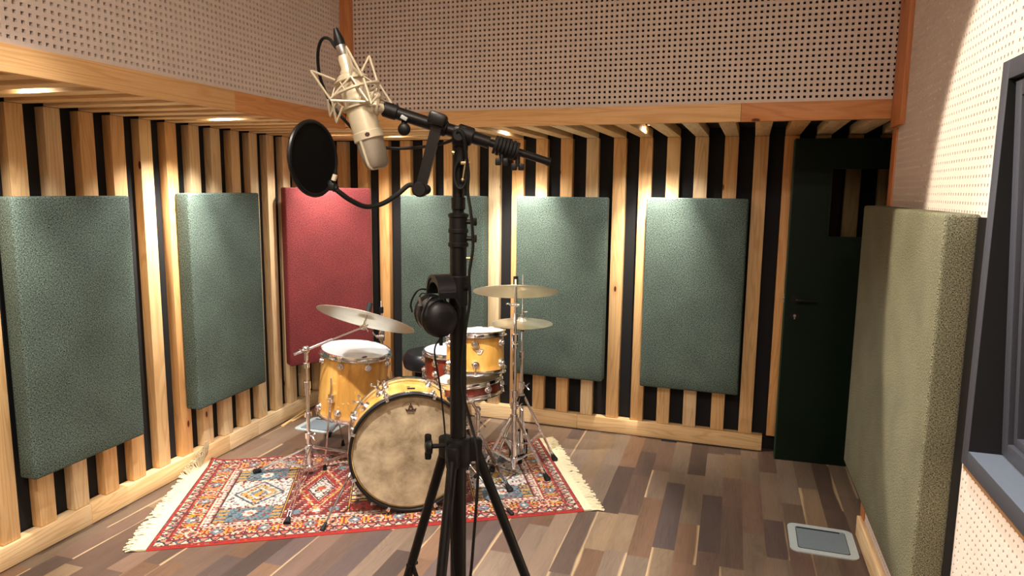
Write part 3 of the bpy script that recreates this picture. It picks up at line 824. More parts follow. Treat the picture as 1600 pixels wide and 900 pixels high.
# ---------------------------------------------------------------- drums
def xf(loc, ax):
    """matrix at loc whose z is ax"""
    return Matrix.Translation(V(loc)) @ V(ax).to_track_quat('Z', 'Y').to_matrix().to_4x4()
def drum(r, M, R, H, shell_mat, head_mat, n_lug, phase=0., hoop_mat=None, lug_rows=2, bottom_mat=None, hoop_h=.016):
    rot = M.to_3x3(); org = M.to_translation()
    def B(mb, name, mat, parent=r):
        mb.origin = org; mb.rot = rot; return mb.build(name, mat, parent)
    mb = MB(M); mb.lathe([(R, -H/2+.006), (R, H/2-.006), (R-.007, H/2-.002), (R-.007, -H/2+.002)], n=64, closed=True); B(mb, 'shell', shell_mat)
    mb = MB(M); mb.lathe([(0, H/2+.0025), (R-.006, H/2+.0015), (R+.003, H/2-.004), (R+.003, H/2-.010), (R+.001, H/2-.010), (R, H/2-.002), (0, H/2-.001)], n=64); B(mb, 'top_head', head_mat)
    mb = MB(M); mb.lathe([(0, -H/2-.0025), (R-.006, -H/2-.0015), (R+.003, -H/2+.004), (R+.003, -H/2+.010), (R+.001, -H/2+.010), (R, -H/2+.002), (0, -H/2+.001)], n=64); B(mb, 'bottom_head', bottom_mat or M_creamhead)
    hm = hoop_mat or M_chrome
    for sg in (1, -1):
        z = sg*H/2
        pr = [(R+.004, z+sg*(hoop_h-.006)), (R+.010, z+sg*(hoop_h-.007)), (R+.011, z+sg*(hoop_h-.003)), (R+.003, z+sg*(hoop_h-.001)), (R+.0015, z+sg*(hoop_h-.004)),
              (R+.0045, z-sg*.004), (R+.0045, z-sg*.012), (R+.017, z-sg*.013), (R+.017, z-sg*.0095), (R+.0075, z-sg*.008), (R+.0070, z)]
        mb = MB(M); mb.lathe(pr, n=72, closed=True); B(mb, 'hoop', hm)
    for k in range(n_lug):
        a = phase+2*pi*k/n_lug; e = V((cos(a), sin(a), 0))
        for sg in ((1, -1) if lug_rows == 2 else (1,)):
            zl = sg*(H/2-.045) if lug_rows == 2 else 0
            mb = MB(M); mb.cyl(e*(R-.001)+V((0, 0, zl)), e*(R+.012)+V((0, 0, zl)), .0215, .0195, 24, bev=.003); mb.cyl(e*(R+.012)+V((0, 0, zl)), e*(R+.022)+V((0, 0, zl)), .012, .010, 16, bev=.002)
            lg = mb.build('lug', M_chrome, r)
            mb = MB(M); p = e*(R+.0135)
            mb.cyl(p+V((0, 0, zl)), p+V((0, 0, sg*(H/2-.006))), .0028, n=8); mb.cyl(p+V((0, 0, sg*(H/2-.009))), p+V((0, 0, sg*(H/2+.006))), .0042, n=6); mb.build('tension_rod', M_chrome, lg)
            if lug_rows == 1:
                mb = MB(M); mb.cyl(p, p-V((0, 0, H/2-.006)), .0028, n=8); mb.cyl(p-V((0, 0, H/2-.009)), p-V((0, 0, H/2+.006)), .0042, n=6); mb.build('tension_rod', M_chrome, lg)

def rubber_foot(p, d, r, parent, L=.045, R=.014):
    """ribbed rubber foot whose tip is at p, leg coming from direction d"""
    d = V(d).normalized(); pr = [(0, 0), (R*1.05, 0), (R*1.1, L*.1)]
    for k in range(4): z = L*(.15+.18*k); w = R*(1.05-.12*k); pr += [(w, z), (w, z+L*.08), (w*.86, z+L*.1), (w*.86, z+L*.16)]
    pr += [(R*.5, L*.95), (0, L*.95)]
    mb = MB(); mb.lathe(pr, xf(p, d), 16); return mb.build('rubber_foot', M_rubber, parent)

# --- bass drum
bd_az = radians(-13); bax = V((sin(bd_az), cos(bd_az), 0)); R_BD, D_BD = .286, .29
bc = V((-.487, 3.285, RZ+R_BD+.0195)); bctr = bc+bax*(D_BD/2)
bd = root('bass_drum', (bctr.x, bctr.y, RZ), 'amber maple bass drum with mottled brown front head, lying on the rug', 'drum')
BM = Matrix.Translation(bctr) @ Matrix(((bax.y, 0, -bax.x), (-bax.x, 0, -bax.y), (0, 1, 0))).to_4x4()   # x right, y up, z towards the camera
def bd_build(mb, name, mat, parent=bd): mb.origin = bctr; mb.rot = BM.to_3x3(); return mb.build(name, mat, parent)
h = D_BD/2; R = R_BD
mb = MB(BM); mb.lathe([(R, -h), (R, h), (R-.008, h), (R-.008, -h)], n=96, closed=True); bd_build(mb, 'shell', M_maple)
mb = MB(BM); mb.lathe([(0, h+.006), (R-.008, h+.004), (R+.002, h-.004), (R+.002, h-.010), (R+.001, h-.010), (0, h)], n=96); fh = bd_build(mb, 'front_head', M_skin)
mb = MB(BM); mb.lathe([(0, -h-.006), (R-.008, -h-.004), (R+.002, -h+.006), (R+.001, -h+.012), (0, -h)], n=96); bd_build(mb, 'batter_head', M_whitehead)
mb = MB(BM); mb.lathe([(R+.003, h-.026), (R+.014, h-.026), (R+.016, h-.022), (R+.016, h+.018), (R+.014, h+.021), (R+.005, h+.021), (R+.003, h+.018)], n=96, closed=True); bd_build(mb, 'front_hoop', M_black)
mb = MB(BM); mb.lathe([(R+.003, -h+.026), (R+.014, -h+.026), (R+.016, -h+.022), (R+.016, -h-.018), (R+.014, -h-.021), (R+.003, -h-.018)], n=96, closed=True); bd_build(mb, 'back_hoop', M_chrome)
mb = MB(BM); mb.lathe([(R+.0165, h-.020), (R+.0175, h-.018), (R+.0175, h-.010), (R+.0165, h-.008)], n=96, closed=True); bd_build(mb, 'hoop_band', M_chrome)
for k in range(8):
    a = radians(22.5+45*k); e = V((cos(a), sin(a), 0)); tn = V((-sin(a), cos(a), 0)); Rr = Matrix((e, tn, V((0, 0, 1)))).transposed()
    for sg in (1, -1):
        mb = MB(BM); z = sg*(h-.062); mb.cyl(e*(R-.002)+V((0, 0, z)), e*(R+.012)+V((0, 0, z)), .019, .017, 20, bev=.002); mb.cyl(e*(R+.012)+V((0, 0, z)), e*(R+.026)+V((0, 0, z)), .011, .009, 16, bev=.002)
        lg = mb.build('lug', M_chrome, bd)
        mb = MB(BM); p = e*(R+.0215); mb.cyl(p+V((0, 0, z)), p+V((0, 0, sg*(h+.004))), .0032, n=8); mb.cyl(p+V((0, 0, sg*(h-.03))), p+V((0, 0, sg*(h+.002))), .006, n=8); mb.build('tension_rod', M_chrome, lg)
        mb = MB(BM); mb.box(e*(R+.021)+V((0, 0, sg*(h-.003))), (.010, .020, .052), Rr, .003); mb.box(e*(R+.014)+V((0, 0, sg*(h+.0235))), (.022, .016, .005), Rr, .002); mb.build('claw_hook', M_chrome, bd)
# mount plate and wing bolts on the upper left of the shell
for ang, z in ((137, .0), (118, -.02)):
    a = radians(ang); e = V((cos(a), sin(a), 0)); tn = V((-sin(a), cos(a), 0)); mb = MB(BM)
    q = e*(R+.004)+V((0, 0, z)); mb.cyl(e*(R-.001)+V((0, 0, z)), e*(R+.018)+V((0, 0, z)), .026, .023, 24, bev=.003); mb.cyl(q+e*.01, q+e*.045, .010, n=14)
    for sg in (1, -1): mb.tube([q+e*.04, q+e*.052+tn*.012*sg, q+e*.068+tn*.018*sg, q+e*.055+tn*.022*sg], .004, 8)
    mb.build('wing_bolt', M_chrome, bd)
mb = MB(BM); mb.box(V((.012, R+.003, .03)), (.040, .006, .012), None, .002); mb.build('felt_pad', M_blkplast, bd)
mb = MB(BM); mb.cyl((.0, R, .0), (.0, R+.004, .0), .009, n=16); mb.build('air_vent', M_chrome, bd)
# spurs
for (px, py, sx) in ((503, 829, -1), (801, 804, 1)):
    foot = floor_at(px, py, RZ); st = BM @ V((sx*(R+.012)*cos(radians(20)), -(R+.012)*sin(radians(20)), h-.10))
    mb = MB(); d = (foot-st).normalized(); mb.cyl(st-d*.02, foot-d*.03, .0055, n=10); mb.cyl(st-d*.02, st+d*.05, .009, n=12); sp = mb.build('spur_leg', M_chrome, bd)
    mb = MB(BM); mb.box(V((sx*(R+.004)*cos(radians(20)), -(R+.004)*sin(radians(20)), h-.10)), (.03, .035, .05), None, .005); mb.build('spur_bracket', M_black if sx > 0 else M_chrome, sp)
    rubber_foot(foot, -d, .014, sp, .045, .011)
# emblem on the front head
EM = BM @ Matrix.Translation((.0, .232, h+.0062)) @ Matrix.Diagonal((1.35, 1.35, 1, 1))
mb = MB(EM)
mb.poly([(-.020, -.004), (-.017, -.016), (.017, -.016), (.020, -.004), (.012, -.010), (.007, -.002), (.0, -.011), (-.007, -.002), (-.012, -.010)], .0004)
mb.poly([(-.008, -.002), (.008, -.002), (.006, .004), (.0, .007), (-.006, .004)], .0005); mb.poly([(-.002, .007), (.002, .007), (.002, .014), (-.002, .014)], .0005)
mb.poly([(-.016, -.019), (.016, -.019), (.016, -.0205), (-.016, -.0205)], .0005)
bd_build(mb, 'emblem', M_ink, fh)
def text_on(txt, size, M, parent, name, mat, arc=None):
    chars = [(txt, 0.)] if arc is None else []
    obs = []
    if arc is not None:
        rad, a0, a1 = arc; n = len(txt)
        items = [(ch, radians(a0+(a1-a0)*k/(n-1))) for k, ch in enumerate(txt)]
        mats = [(ch, M @ Matrix.Translation((rad*sin(an), rad*cos(an)-rad, 0)) @ Matrix.Rotation(-an, 4, 'Z')) for ch, an in items]
    else: mats = [(txt, M)]
    mb = MB()
    for ch, m in mats:
        if ch == ' ': continue
        cu = bpy.data.curves.new('t', 'FONT'); cu.body = ch; cu.size = size; cu.align_x = 'CENTER'; cu.extrude = .0002
        ob = bpy.data.objects.new('t', cu); scn.collection.objects.link(ob)
        dg = bpy.context.evaluated_depsgraph_get(); me = bpy.data.meshes.new_from_object(ob.evaluated_get(dg))
        me.transform(m); mb.bm.from_mesh(me); bpy.data.meshes.remove(me); bpy.data.objects.remove(ob); bpy.data.curves.remove(cu)
    return mb.build(name, mat, parent)
text_on('PERCUSSION', .0085, EM @ Matrix.Translation((0, .017, 0)), fh, 'emblem_lettering', M_ink, (.030, -58, 58))
text_on('DRUMS', .0075, EM @ Matrix.Translation((0, -.027, 0)), fh, 'emblem_lettering', M_ink)

# --- floor tom
ft_c = at(556, 547, 3.98)
axis = V((.10, -.035, 1)).normalized(); ftH = .365; ftR = .193
fm = ft_c-axis*(ftH/2+.004)
ft = root('floor_tom', (fm.x, fm.y, RZ), 'deep amber floor tom with white head on three legs, left of the bass drum', 'drum')
FM = xf(fm, axis); drum(ft, FM, ftR, ftH, M_maple, M_whitehead, 8, radians(8))
for an in (178, 62, -62):
    a = radians(an); e = V((cos(a), sin(a), 0)); top = FM @ (e*(ftR+.026)+V((0, 0, .02))); 
    foot = V((top.x+e.x*.05, top.y+e.y*.05, 0)); foot.z = RZ
    if foot.y > 4.12: foot.z = .001
    kn = FM @ (e*(ftR+.03)+V((0, 0, -.16)))
    mb = MB(); mb.tube([top+V((0, 0, .05)), top, kn, foot+V((0, 0, .03))], .0052, 8, smooth=False); lg = mb.build('leg', M_chrome, ft)
    mb = MB(FM); mb.box(e*(ftR+.014)+V((0, 0, -.05)), (.03, .034, .05), Matrix.Rotation(a, 3, 'Z'), .005); mb.cyl(e*(ftR+.026)+V((0, 0, -.05)), e*(ftR+.058)+V((0, 0, -.05)), .008, n=12); mb.build('leg_bracket', M_chrome, lg)
    rubber_foot(foot, V((0, 0, 1)), .012, lg, .04, .011)
mb = MB(FM @ Matrix.Translation((-.085, -.11, ftH/2+.003))); mb.poly([(.024*cos(k*pi/12), .011*sin(k*pi/12)) for k in range(24)], .0004); mb.build('head_print', M_ink, ft)

# --- snare on basket stand with rack tom resting on it
sn_ax = V((-.10, .03, 1)).normalized(); sc_ = at(733, 592, 3.66); snR = .168; snH = .066
sn_m = sc_-sn_ax*(snH/2)
SM = xf(sn_m, sn_ax)
sn = root('snare_drum', (sn_m.x, sn_m.y, sn_m.z-snH/2), 'shallow dark red drum lying tilted on a stand beneath the small amber tom', 'drum', None)
drum(sn, SM, snR, snH, M_mahog, M_creamhead, 8, radians(10), lug_rows=1)
tm_ax = V((-.02, .10, 1)).normalized(); tmR, tmH = .152, .195
tc = at(742, 519.5, 3.62); tm_m = tc-tm_ax*(tmH/2)
tm = root('rack_tom', (tm_m.x, tm_m.y, tm_m.z-tmH/2-.01), 'small amber tom with a metal badge, right of the black microphone stand pole', 'drum')
TM = xf(tm_m, tm_ax); drum(tm, TM, tmR, tmH, M_maple, M_creamhead, 6, radians(-38))
# badge faces the camera
ang = None
tmi = TM.inverted(); bp = tmi @ at(752, 545, 3.4); a = atan2(bp.y, bp.x)
e = V((cos(a), sin(a), 0)); tn = V((-sin(a), cos(a), 0))
BG = TM @ Matrix.Translation(e*(tmR+.0005)+V((0, 0, .015))) @ Matrix((tn, V((0, 0, 1)), e)).transposed().to_4x4()
mb = MB(BG); mb.poly([(-.022, .014), (.022, .014), (.020, .009), (.008, -.014), (-.008, -.014), (-.020, .009)], .002); bg = mb.build('badge', M_nickel, tm)
mb = MB(BG @ Matrix.Translation((0, .002, .002))); mb.lathe([(.003, 0), (.006, 0), (.006, .0012), (.003, .0012)], n=20, closed=True); mb.build('badge_ring', M_chrome, bg)
mb = MB(BG @ Matrix.Translation((0, 0, .0021))); mb.poly([(-.020, .0135), (.020, .0135), (.0195, .0105), (-.0195, .0105)], .0004); mb.build('badge_band', M_ink, bg)

def tripod_stand(name, base, top_z, label, feet, hub_z, leg_low, pipe_r=.012, floor_z=RZ, cat='stand', pipe_top=None, group=None, foot_mat=None):
    """double-braced chrome stand: pipe, hub collars, three legs each with brace"""
    r = root(name, (base[0], base[1], floor_z), label, cat, group)
    b = V((base[0], base[1], 0)); top = pipe_top or V((base[0], base[1], top_z))
    mid = b+V((0, 0, hub_z+.10)); f = (mid.z)/(top.z) 
    mb = MB(); mb.cyl(b+V((0, 0, floor_z+.035)), b+V((0, 0, hub_z+.06)), pipe_r, n=20, bev=.002); mb.cyl(b+V((0, 0, hub_z+.05)), b+V((0, 0, hub_z+.09)), pipe_r+.007, n=20, bev=.003); mb.build('base_tube', M_chrome, r)
    zz = hub_z+.08; mb = MB(); d = (top-(b+V((0, 0, zz))))
    h1 = b+V((0, 0, zz)); h2 = h1+d*.55
    mb.cyl(h1, h2, pipe_r*.8, n=18); mb.cyl(h2-d.normalized()*.03, h2+d.normalized()*.012, pipe_r*.8+.007, n=18, bev=.003); mb.cyl(h2, top, pipe_r*.58, n=14); mb.build('upper_tube', M_chrome, r)
    for k, z in enumerate((hub_z, leg_low)):
        mb = MB(); mb.cyl(b+V((0, 0, z-.018)), b+V((0, 0, z+.018)), pipe_r+.008, n=20, bev=.003); mb.build('collar', M_chrome, r)
    mb = MB(); q = b+V((0, 0, hub_z+.07)); mb.cyl(q, q+V((.03, -.02, 0)), .006, n=10)
    for sg in (1, -1): mb.tube([q+V((.028, -.019, 0)), q+V((.036, -.024, .012*sg)), q+V((.044, -.03, .02*sg))], .0038, 8)
    mb.build('wing_nut', M_chrome, r)
    for ft_ in feet:
        fp = V(ft_); dirr = V((fp.x-b.x, fp.y-b.y, 0)).normalized(); sd = V((-dirr.y, dirr.x, 0))
        a0 = b+V((0, 0, hub_z))+dirr*(pipe_r+.006); dl_ = (fp-a0); end = a0+dl_*(1-.035/dl_.length)
        mb = MB()
        for sg in (1, -1):
            R3 = dl_.to_track_quat('X', 'Z').to_matrix(); mb.box((a0+end)/2+sd*.007*sg, ((end-a0).length, .003, .013), R3, .0008)
        for q in (.3, .6, .9): p = a0+(end-a0)*q; mb.cyl(p-sd*.009, p+sd*.009, .004, n=8)
        lg = mb.build('leg', M_chrome, r)
        mb = MB(); a1 = b+V((0, 0, leg_low))+dirr*(pipe_r+.004); m1 = a0+(end-a0)*.6
        for sg in (1, -1): mb.box((a1+m1)/2+sd*.011*sg, ((m1-a1).length, .0025, .010), (m1-a1).to_track_quat('X', 'Z').to_matrix(), .0006)
        mb.build('brace', M_chrome, lg)
        rubber_foot(fp, -dl_, .014, lg, .05, .017)
    return r
def ffoot(px, py): p = floor_at(px, py, RZ); return p
# snare stand
sb = at(746, 700, 3.66); sbx = V((sb.x, sb.y+.02, 0))
fe = [V((sbx.x+.24*cos(a), sbx.y+.24*sin(a), RZ)) for a in (radians(80), radians(186), radians(320))]
ss = tripod_stand('snare_stand', (sbx.x, sbx.y), .40, 'chrome basket stand carrying the tilted red drum below the small amber tom', fe, .27, .11, .011)
bot = SM @ V((0, 0, -snH/2-.03))
mb = MB(); mb.ball(V((sbx.x, sbx.y, .41)), .018); mb.cyl(V((sbx.x, sbx.y, .40)), bot-sn_ax*.03, .008); mb.cyl(bot-sn_ax*.04, bot-sn_ax*.0, .02, n=18, bev=.003); mb.build('tilter', M_chrome, ss)
for an in (-15, 105, 225):
    a = radians(an); e = V((cos(a), sin(a), 0)); mb = MB(SM)
    p0 = V((0, 0, -snH/2-.045)); p1 = e*(snR*.75)+V((0, 0, -snH/2-.030)); p2 = e*(snR+.024)+V((0, 0, -snH/2-.010)); p3 = e*(snR+.024)+V((0, 0, -snH/2+.012))
    mb.tube([p0, p1, p2, p3], .006, 8, smooth=False); ar = mb.build('basket_arm', M_chrome, ss)
    mb = MB(SM); mb.cyl(p2-V((0, 0, .006)), p3+V((0, 0, .01)), .010, n=12, bev=.003); mb.build('rubber_tip', M_rubber, ar)

# --- second, deeper red snare behind
s2R, s2H = .165, .15; s2c = at(708, 547, 4.02); s2m = s2c-V((0, 0, s2H/2+.004))
s2 = root('snare_drum', (s2m.x, s2m.y, s2m.z-s2H/2), 'dark red lacquered snare drum with white head, half hidden behind the pole and amber tom', 'drum')
S2 = Matrix.Translation(s2m); drum(s2, S2, s2R, s2H, M_mahog, M_whitehead, 8, radians(12))
fe = [V((s2m.x+.22*cos(a), s2m.y+.22*sin(a), RZ)) for a in (radians(60), radians(180), radians(300))]
ss2 = tripod_stand('snare_stand', (s2m.x, s2m.y), s2m.z-s2H/2-.06, 'chrome stand under the deep red snare, behind the bass drum', fe, .25, .10, .011)
for an in (-30, 90, 210):
    a = radians(an); e = V((cos(a), sin(a), 0)); mb = MB(S2)
    mb.tube([V((0, 0, -s2H/2-.07)), e*(s2R*.75)+V((0, 0, -s2H/2-.035)), e*(s2R+.026)+V((0, 0, -s2H/2-.012)), e*(s2R+.026)+V((0, 0, -s2H/2+.014))], .006, 8, smooth=False); mb.build('basket_arm', M_chrome, ss2)

# --- throne
th = at(672, 547, 4.42); thz = th.z
tr = root('drum_throne', (th.x, th.y, 0.001), 'round black padded drum stool behind the bass drum', 'stool')
mb = MB(Matrix.Translation((th.x, th.y, 0))); mb.lathe([(0, thz+.006), (.10, thz+.004), (.150, thz-.008), (.172, thz-.035), (.176, thz-.07), (.168, thz-.105), (.155, thz-.112), (0, thz-.112)], n=48); mb.build('seat', M_leather, tr)
mb = MB(); mb.cyl((th.x, th.y, .12), (th.x, th.y, thz-.11), .013, n=18); mb.cyl((th.x, th.y, thz-.15), (th.x, th.y, thz-.112), .03, n=20); mb.build('post', M_chrome, tr)
mb = MB(); mb.cyl((th.x, th.y, .26), (th.x, th.y, .32), .022, n=18, bev=.003); mb.build('collar', M_chrome, tr)
for an in (90, 210, 330):
    a = radians(an); f_ = V((th.x+.24*cos(a), th.y+.24*sin(a), .001)); mb = MB(); s_ = V((th.x, th.y, .30)); d = f_-s_
    mb.box(s_+d*.47, (d.length*.92, .016, .008), d.to_track_quat('X', 'Z').to_matrix(), .001); lg = mb.build('leg', M_chrome, tr); rubber_foot(f_, -d, .014, lg, .04, .014)

# --- cymbals
def cymbal(name, M, D, label, group, bell=.055, mat=M_cymbal, up=1):
    R = D/2; pr = [(.006, .030*up), (bell*.5, .026*up), (bell*.85, .016*up), (bell, .011*up)]
    for k in range(1, 9): q = k/8; pr.append((bell+(R-bell)*q, up*(.011-.019*q**1.6)))
    low = [(r, z-.0013) for r, z in reversed(pr)]
    mb = MB(M); mb.lathe(pr+low, n=96, closed=True); mb.origin = M.to_translation(); mb.rot = M.to_3x3()
    o = mb.build(name, mat, angle=60); tag(o, label, 'cymbal', group); return o
CG = 'cymbals of the drum kit'
def felt(mb, M, z0, z1, r): mb.M = M; mb.lathe([(0, z0), (r, z0), (r, z1), (0, z1)], n=20)
# left big cymbal on boom stand
cl_n = V((.215, .41, 1)).normalized(); cl_c = at(573, 494, 3.78); CLM = xf(cl_c-cl_n*.012, cl_n)
cymbal('cymbal', CLM, .545, 'largest cymbal, tilted on a boom above the floor tom', CG, .062)
lb = floor_at(484, 740, RZ); lb.y -= .0; lbx = V((at(484, 700, lb.y).x, lb.y))
jt = at(478, 546, lb.y)
f3 = V((-.77, 3.98, RZ))
ls = tripod_stand('cymbal_stand', (lb.x, lb.y), jt.z, 'chrome boom cymbal stand on the left of the floor tom', [ffoot(398, 738), ffoot(448, 819), f3], .165, .045, .0125, pipe_top=V((lb.x, lb.y, jt.z-.02)))
ls['x'] = 0; del ls['x']
bm0 = at(459, 554, lb.y); bm1 = at(568, 511, 3.78)
mb = MB(); mb.cyl(bm0, bm0+(bm1-bm0)*.55, .0085, n=14, bev=.002); mb.cyl(bm0+(bm1-bm0)*.5, bm1, .0048, n=12); mb.build('boom_arm', M_chrome, ls)
mb = MB(); jj = V((lb.x, lb.y, jt.z)); mb.ball(jj, .022); mb.cyl(jj-V((0, .035, 0)), jj+V((0, .02, 0)), .012, n=14); mb.cyl(jj-V((0, 0, .06)), jj, .012, n=14, bev=.003)
for sg in (1, -1): mb.tube([jj-V((0, .034, 0)), jj+V((.012*sg, -.044, .006)), jj+V((.022*sg, -.05, .012))], .004, 8)
mb.build('boom_tilter', M_chrome, ls)
mb = MB(); mb.ball(bm1, .016); mb.cyl(bm1-V((.02, 0, .004)), bm1+V((.02, 0, .004)), .010, n=12, bev=.002); mb.cyl(bm1, cl_c-cl_n*.012+cl_n*.075, .0038, n=10); mb.cyl(bm1, cl_c-cl_n*.022, .008, .006, n=12)
for sg in (1, -1): mb.tube([bm1+V((.01, -.01, 0)), bm1+V((.022, -.02, .010*sg)), bm1+V((.03, -.024, .02*sg))], .0036, 8)
mb.build('cymbal_tilter', M_chrome, ls)
mb = MB(); felt(mb, CLM, .031, .088, .015); mb.build('felt', M_rubber, ls)
mb = MB(); mb.cyl((lb.x, lb.y, .50), (lb.x, lb.y, .545), .02, n=18, bev=.003); mb.cyl((lb.x, lb.y, .62), (lb.x, lb.y, .65), .018, n=18, bev=.003); mb.cyl((lb.x, lb.y, .34), (lb.x, lb.y, .37), .021, n=18, bev=.003); mb.build('height_collar', M_chrome, ls)

# bare straight stand behind the floor tom
bs = at(597, 560, 4.36)
bst = tripod_stand('cymbal_stand', (bs.x, bs.y), 1.02, 'bare chrome stand without cymbal, behind the floor tom and big cymbal', [V((bs.x-.36, bs.y-.02, .001)), V((bs.x+.2, bs.y-.26, RZ)), V((bs.x+.16, bs.y+.24, .001))], .42, .15, .0115, floor_z=.001, pipe_top=V((bs.x, bs.y, at(597, 470, 4.36).z)))
bz = at(597, 525, 4.36).z; mb = MB(); mb.cyl((bs.x, bs.y, bz-.03), (bs.x, bs.y, bz+.03), .02, n=16, bev=.003); mb.cyl((bs.x-.03, bs.y-.02, bz), (bs.x+.02, bs.y-.02, bz), .011, n=14); mb.tube([(bs.x-.03, bs.y-.02, bz), (bs.x-.045, bs.y-.03, bz+.02), (bs.x-.05, bs.y-.03, bz+.03)], .005, 8); mb.build('clamp', M_chrome, bst)
bz = at(597, 482, 4.36).z; mb = MB(); mb.cyl((bs.x, bs.y, bz-.03), (bs.x, bs.y, bz+.01), .014, n=16, bev=.003); mb.build('cymbal_seat', M_rubber, bst)

# right straight stand with crash
rb = V((.020, 3.745, 0)); ctop = at(803, 452, rb.y); rtop = V((rb.x, rb.y, at(803, 436, rb.y).z))
rs = tripod_stand('cymbal_stand', (rb.x, rb.y), rtop.z, 'tall straight chrome cymbal stand on the right of the kit', [ffoot(856, 750), V((-.185, 3.70, RZ)), V((.055, 3.925, RZ))], .345, .10, .0145, pipe_top=rtop)
cr_n = V((.0, .31, 1)).normalized(); CRM = xf(V((rb.x, rb.y, ctop.z))-cr_n*.006, cr_n)
cymbal('cymbal', CRM, .462, 'upper right cymbal at the top of the straight stand', CG, .055)
mb = MB(); mb.ball(V((rb.x, rb.y, ctop.z-.085)), .015); mb.cyl((rb.x-.028, rb.y-.006, ctop.z-.085), (rb.x+.022, rb.y-.006, ctop.z-.085), .009, n=12); mb.tube([(rb.x-.026, rb.y-.01, ctop.z-.085), (rb.x-.04, rb.y-.02, ctop.z-.075), (rb.x-.05, rb.y-.02, ctop.z-.08)], .004, 8); mb.cyl((rb.x, rb.y, ctop.z-.17), (rb.x, rb.y, ctop.z-.13), .012, n=12, bev=.003); mb.build('cymbal_tilter', M_chrome, rs)
mb = MB(); felt(mb, CRM, .030, .076, .014); mb.build('felt', M_rubber, rs)
mb = MB(); mb.cyl((rb.x, rb.y, .46), (rb.x, rb.y, .50), .022, n=18, bev=.003); mb.cyl((rb.x, rb.y, .74), (rb.x, rb.y, .765), .017, n=18, bev=.003); mb.build('height_collar', M_chrome, rs)

# hi-hat
hb = V((at(815, 600, 4.0).x, 3.99, 0)); hz = at(814, 503, hb.y).z
hs = tripod_stand('hi_hat_stand', (hb.x, hb.y), hz+.16, 'chrome hi-hat stand with pedal behind the straight cymbal stand', [V((.268, 3.962, RZ)), V((-.105, 3.79, RZ)), V((hb.x+.02, hb.y+.24, RZ))], .39, .09, .0115, pipe_top=V((hb.x, hb.y, hz-.035)))
mb = MB(); mb.cyl((hb.x, hb.y, hz-.06), (hb.x, hb.y, at(817, 428, hb.y).z), .003, n=8); mb.build('pull_rod', M_chrome, hs)
mb = MB(Matrix.Translation((hb.x, hb.y, hz))); mb.lathe([(.008, -.055), (.022, -.038), (.022, -.030), (.010, -.026), (.004, -.02)], n=20); mb.build('cymbal_seat', M_rubber, hs)
mb = MB(Matrix.Translation((hb.x, hb.y, hz))); mb.lathe([(.004, .034), (.013, .034), (.013, .042), (.007, .045), (.007, .075), (.004, .078)], n=20); mb.cyl((0, 0, .06), (.028, -.005, .064), .005, n=10); mb.build('clutch', M_chrome, hs)
mb = MB(); mb.cyl((hb.x, hb.y, .34), (hb.x, hb.y, .40), .022, n=16, bev=.003); mb.build('memory_lock', M_rubber, hs)
dirp = V((-.35, -.9, 0)).normalized()
pe = hb+V((.0, .0, 0)); mb = MB(); R3 = V((.5, .86, .10)).to_track_quat('X', 'Z').to_matrix()
mb.box((hb.x-.04, hb.y+.14, RZ+.035), (.27, .085, .010), V((-.3, .95, .12)).to_track_quat('X', 'Z').to_matrix(), .003); mb.build('foot_board', M_steel, hs)
mb = MB(); mb.box((hb.x-.02, hb.y+.08, RZ+.006), (.10, .18, .006), None, .002); mb.box((hb.x-.035, hb.y, .10), (.010, .012, .17), None, .002); mb.box((hb.x+.035, hb.y, .10), (.010, .012, .17), None, .002); mb.box((hb.x, hb.y, .185), (.08, .018, .012), None, .002); mb.build('pedal_frame', M_black, hs)
HM = Matrix.Translation((hb.x, hb.y, hz))
cymbal('hi_hat_cymbal', HM, .352, 'top hi-hat cymbal of the lower right pair', 'hi-hat cymbals', .045)
cymbal('hi_hat_cymbal', HM @ Matrix.Translation((0, 0, -.0175)), .352, 'bottom hi-hat cymbal, just under its twin', 'hi-hat cymbals', .045, up=-1)

# bass drum pedal
pb = bctr-V((0, 0, 0))+bax*(D_BD/2+.09); pd = root('bass_drum_pedal', (pb.x, pb.y, RZ), 'chrome and black bass drum pedal behind the bass drum', 'pedal')
mb = MB(); Rz = Matrix.Rotation(-bd_az, 3, 'Z'); mb.box(V((pb.x, pb.y, RZ+.006))+bax*.06, (.09, .28, .008), Rz, .002); mb.build('base_plate', M_black, pd)
mb = MB(); mb.box(V((pb.x, pb.y, RZ+.055))+bax*.08, (.075, .25, .008), Rz @ Matrix.Rotation(radians(-16), 3, 'X'), .003); mb.build('foot_board', M_steel, pd)
mb = MB()
for sx in (-1, 1): q = V((pb.x, pb.y, 0))+V((bax.y, -bax.x, 0))*.045*sx; mb.box(q+V((0, 0, RZ+.09)), (.012, .02, .18), Rz, .003)
mb.cyl(V((pb.x, pb.y, RZ+.17))-V((bax.y, -bax.x, 0))*.06, V((pb.x, pb.y, RZ+.17))+V((bax.y, -bax.x, 0))*.06, .007); mb.build('posts', M_chrome, pd)
mb = MB(); q = V((pb.x, pb.y, RZ+.17)); e = q-bax*.03+V((0, 0, .14)); mb.cyl(q, e, .004); mb.build('beater_rod', M_chrome, pd)
mb = MB(); mb.cyl(e-bax*.022, e+bax*.022, .022, n=18, bev=.004); mb.build('beater', M_creamhead, pd)

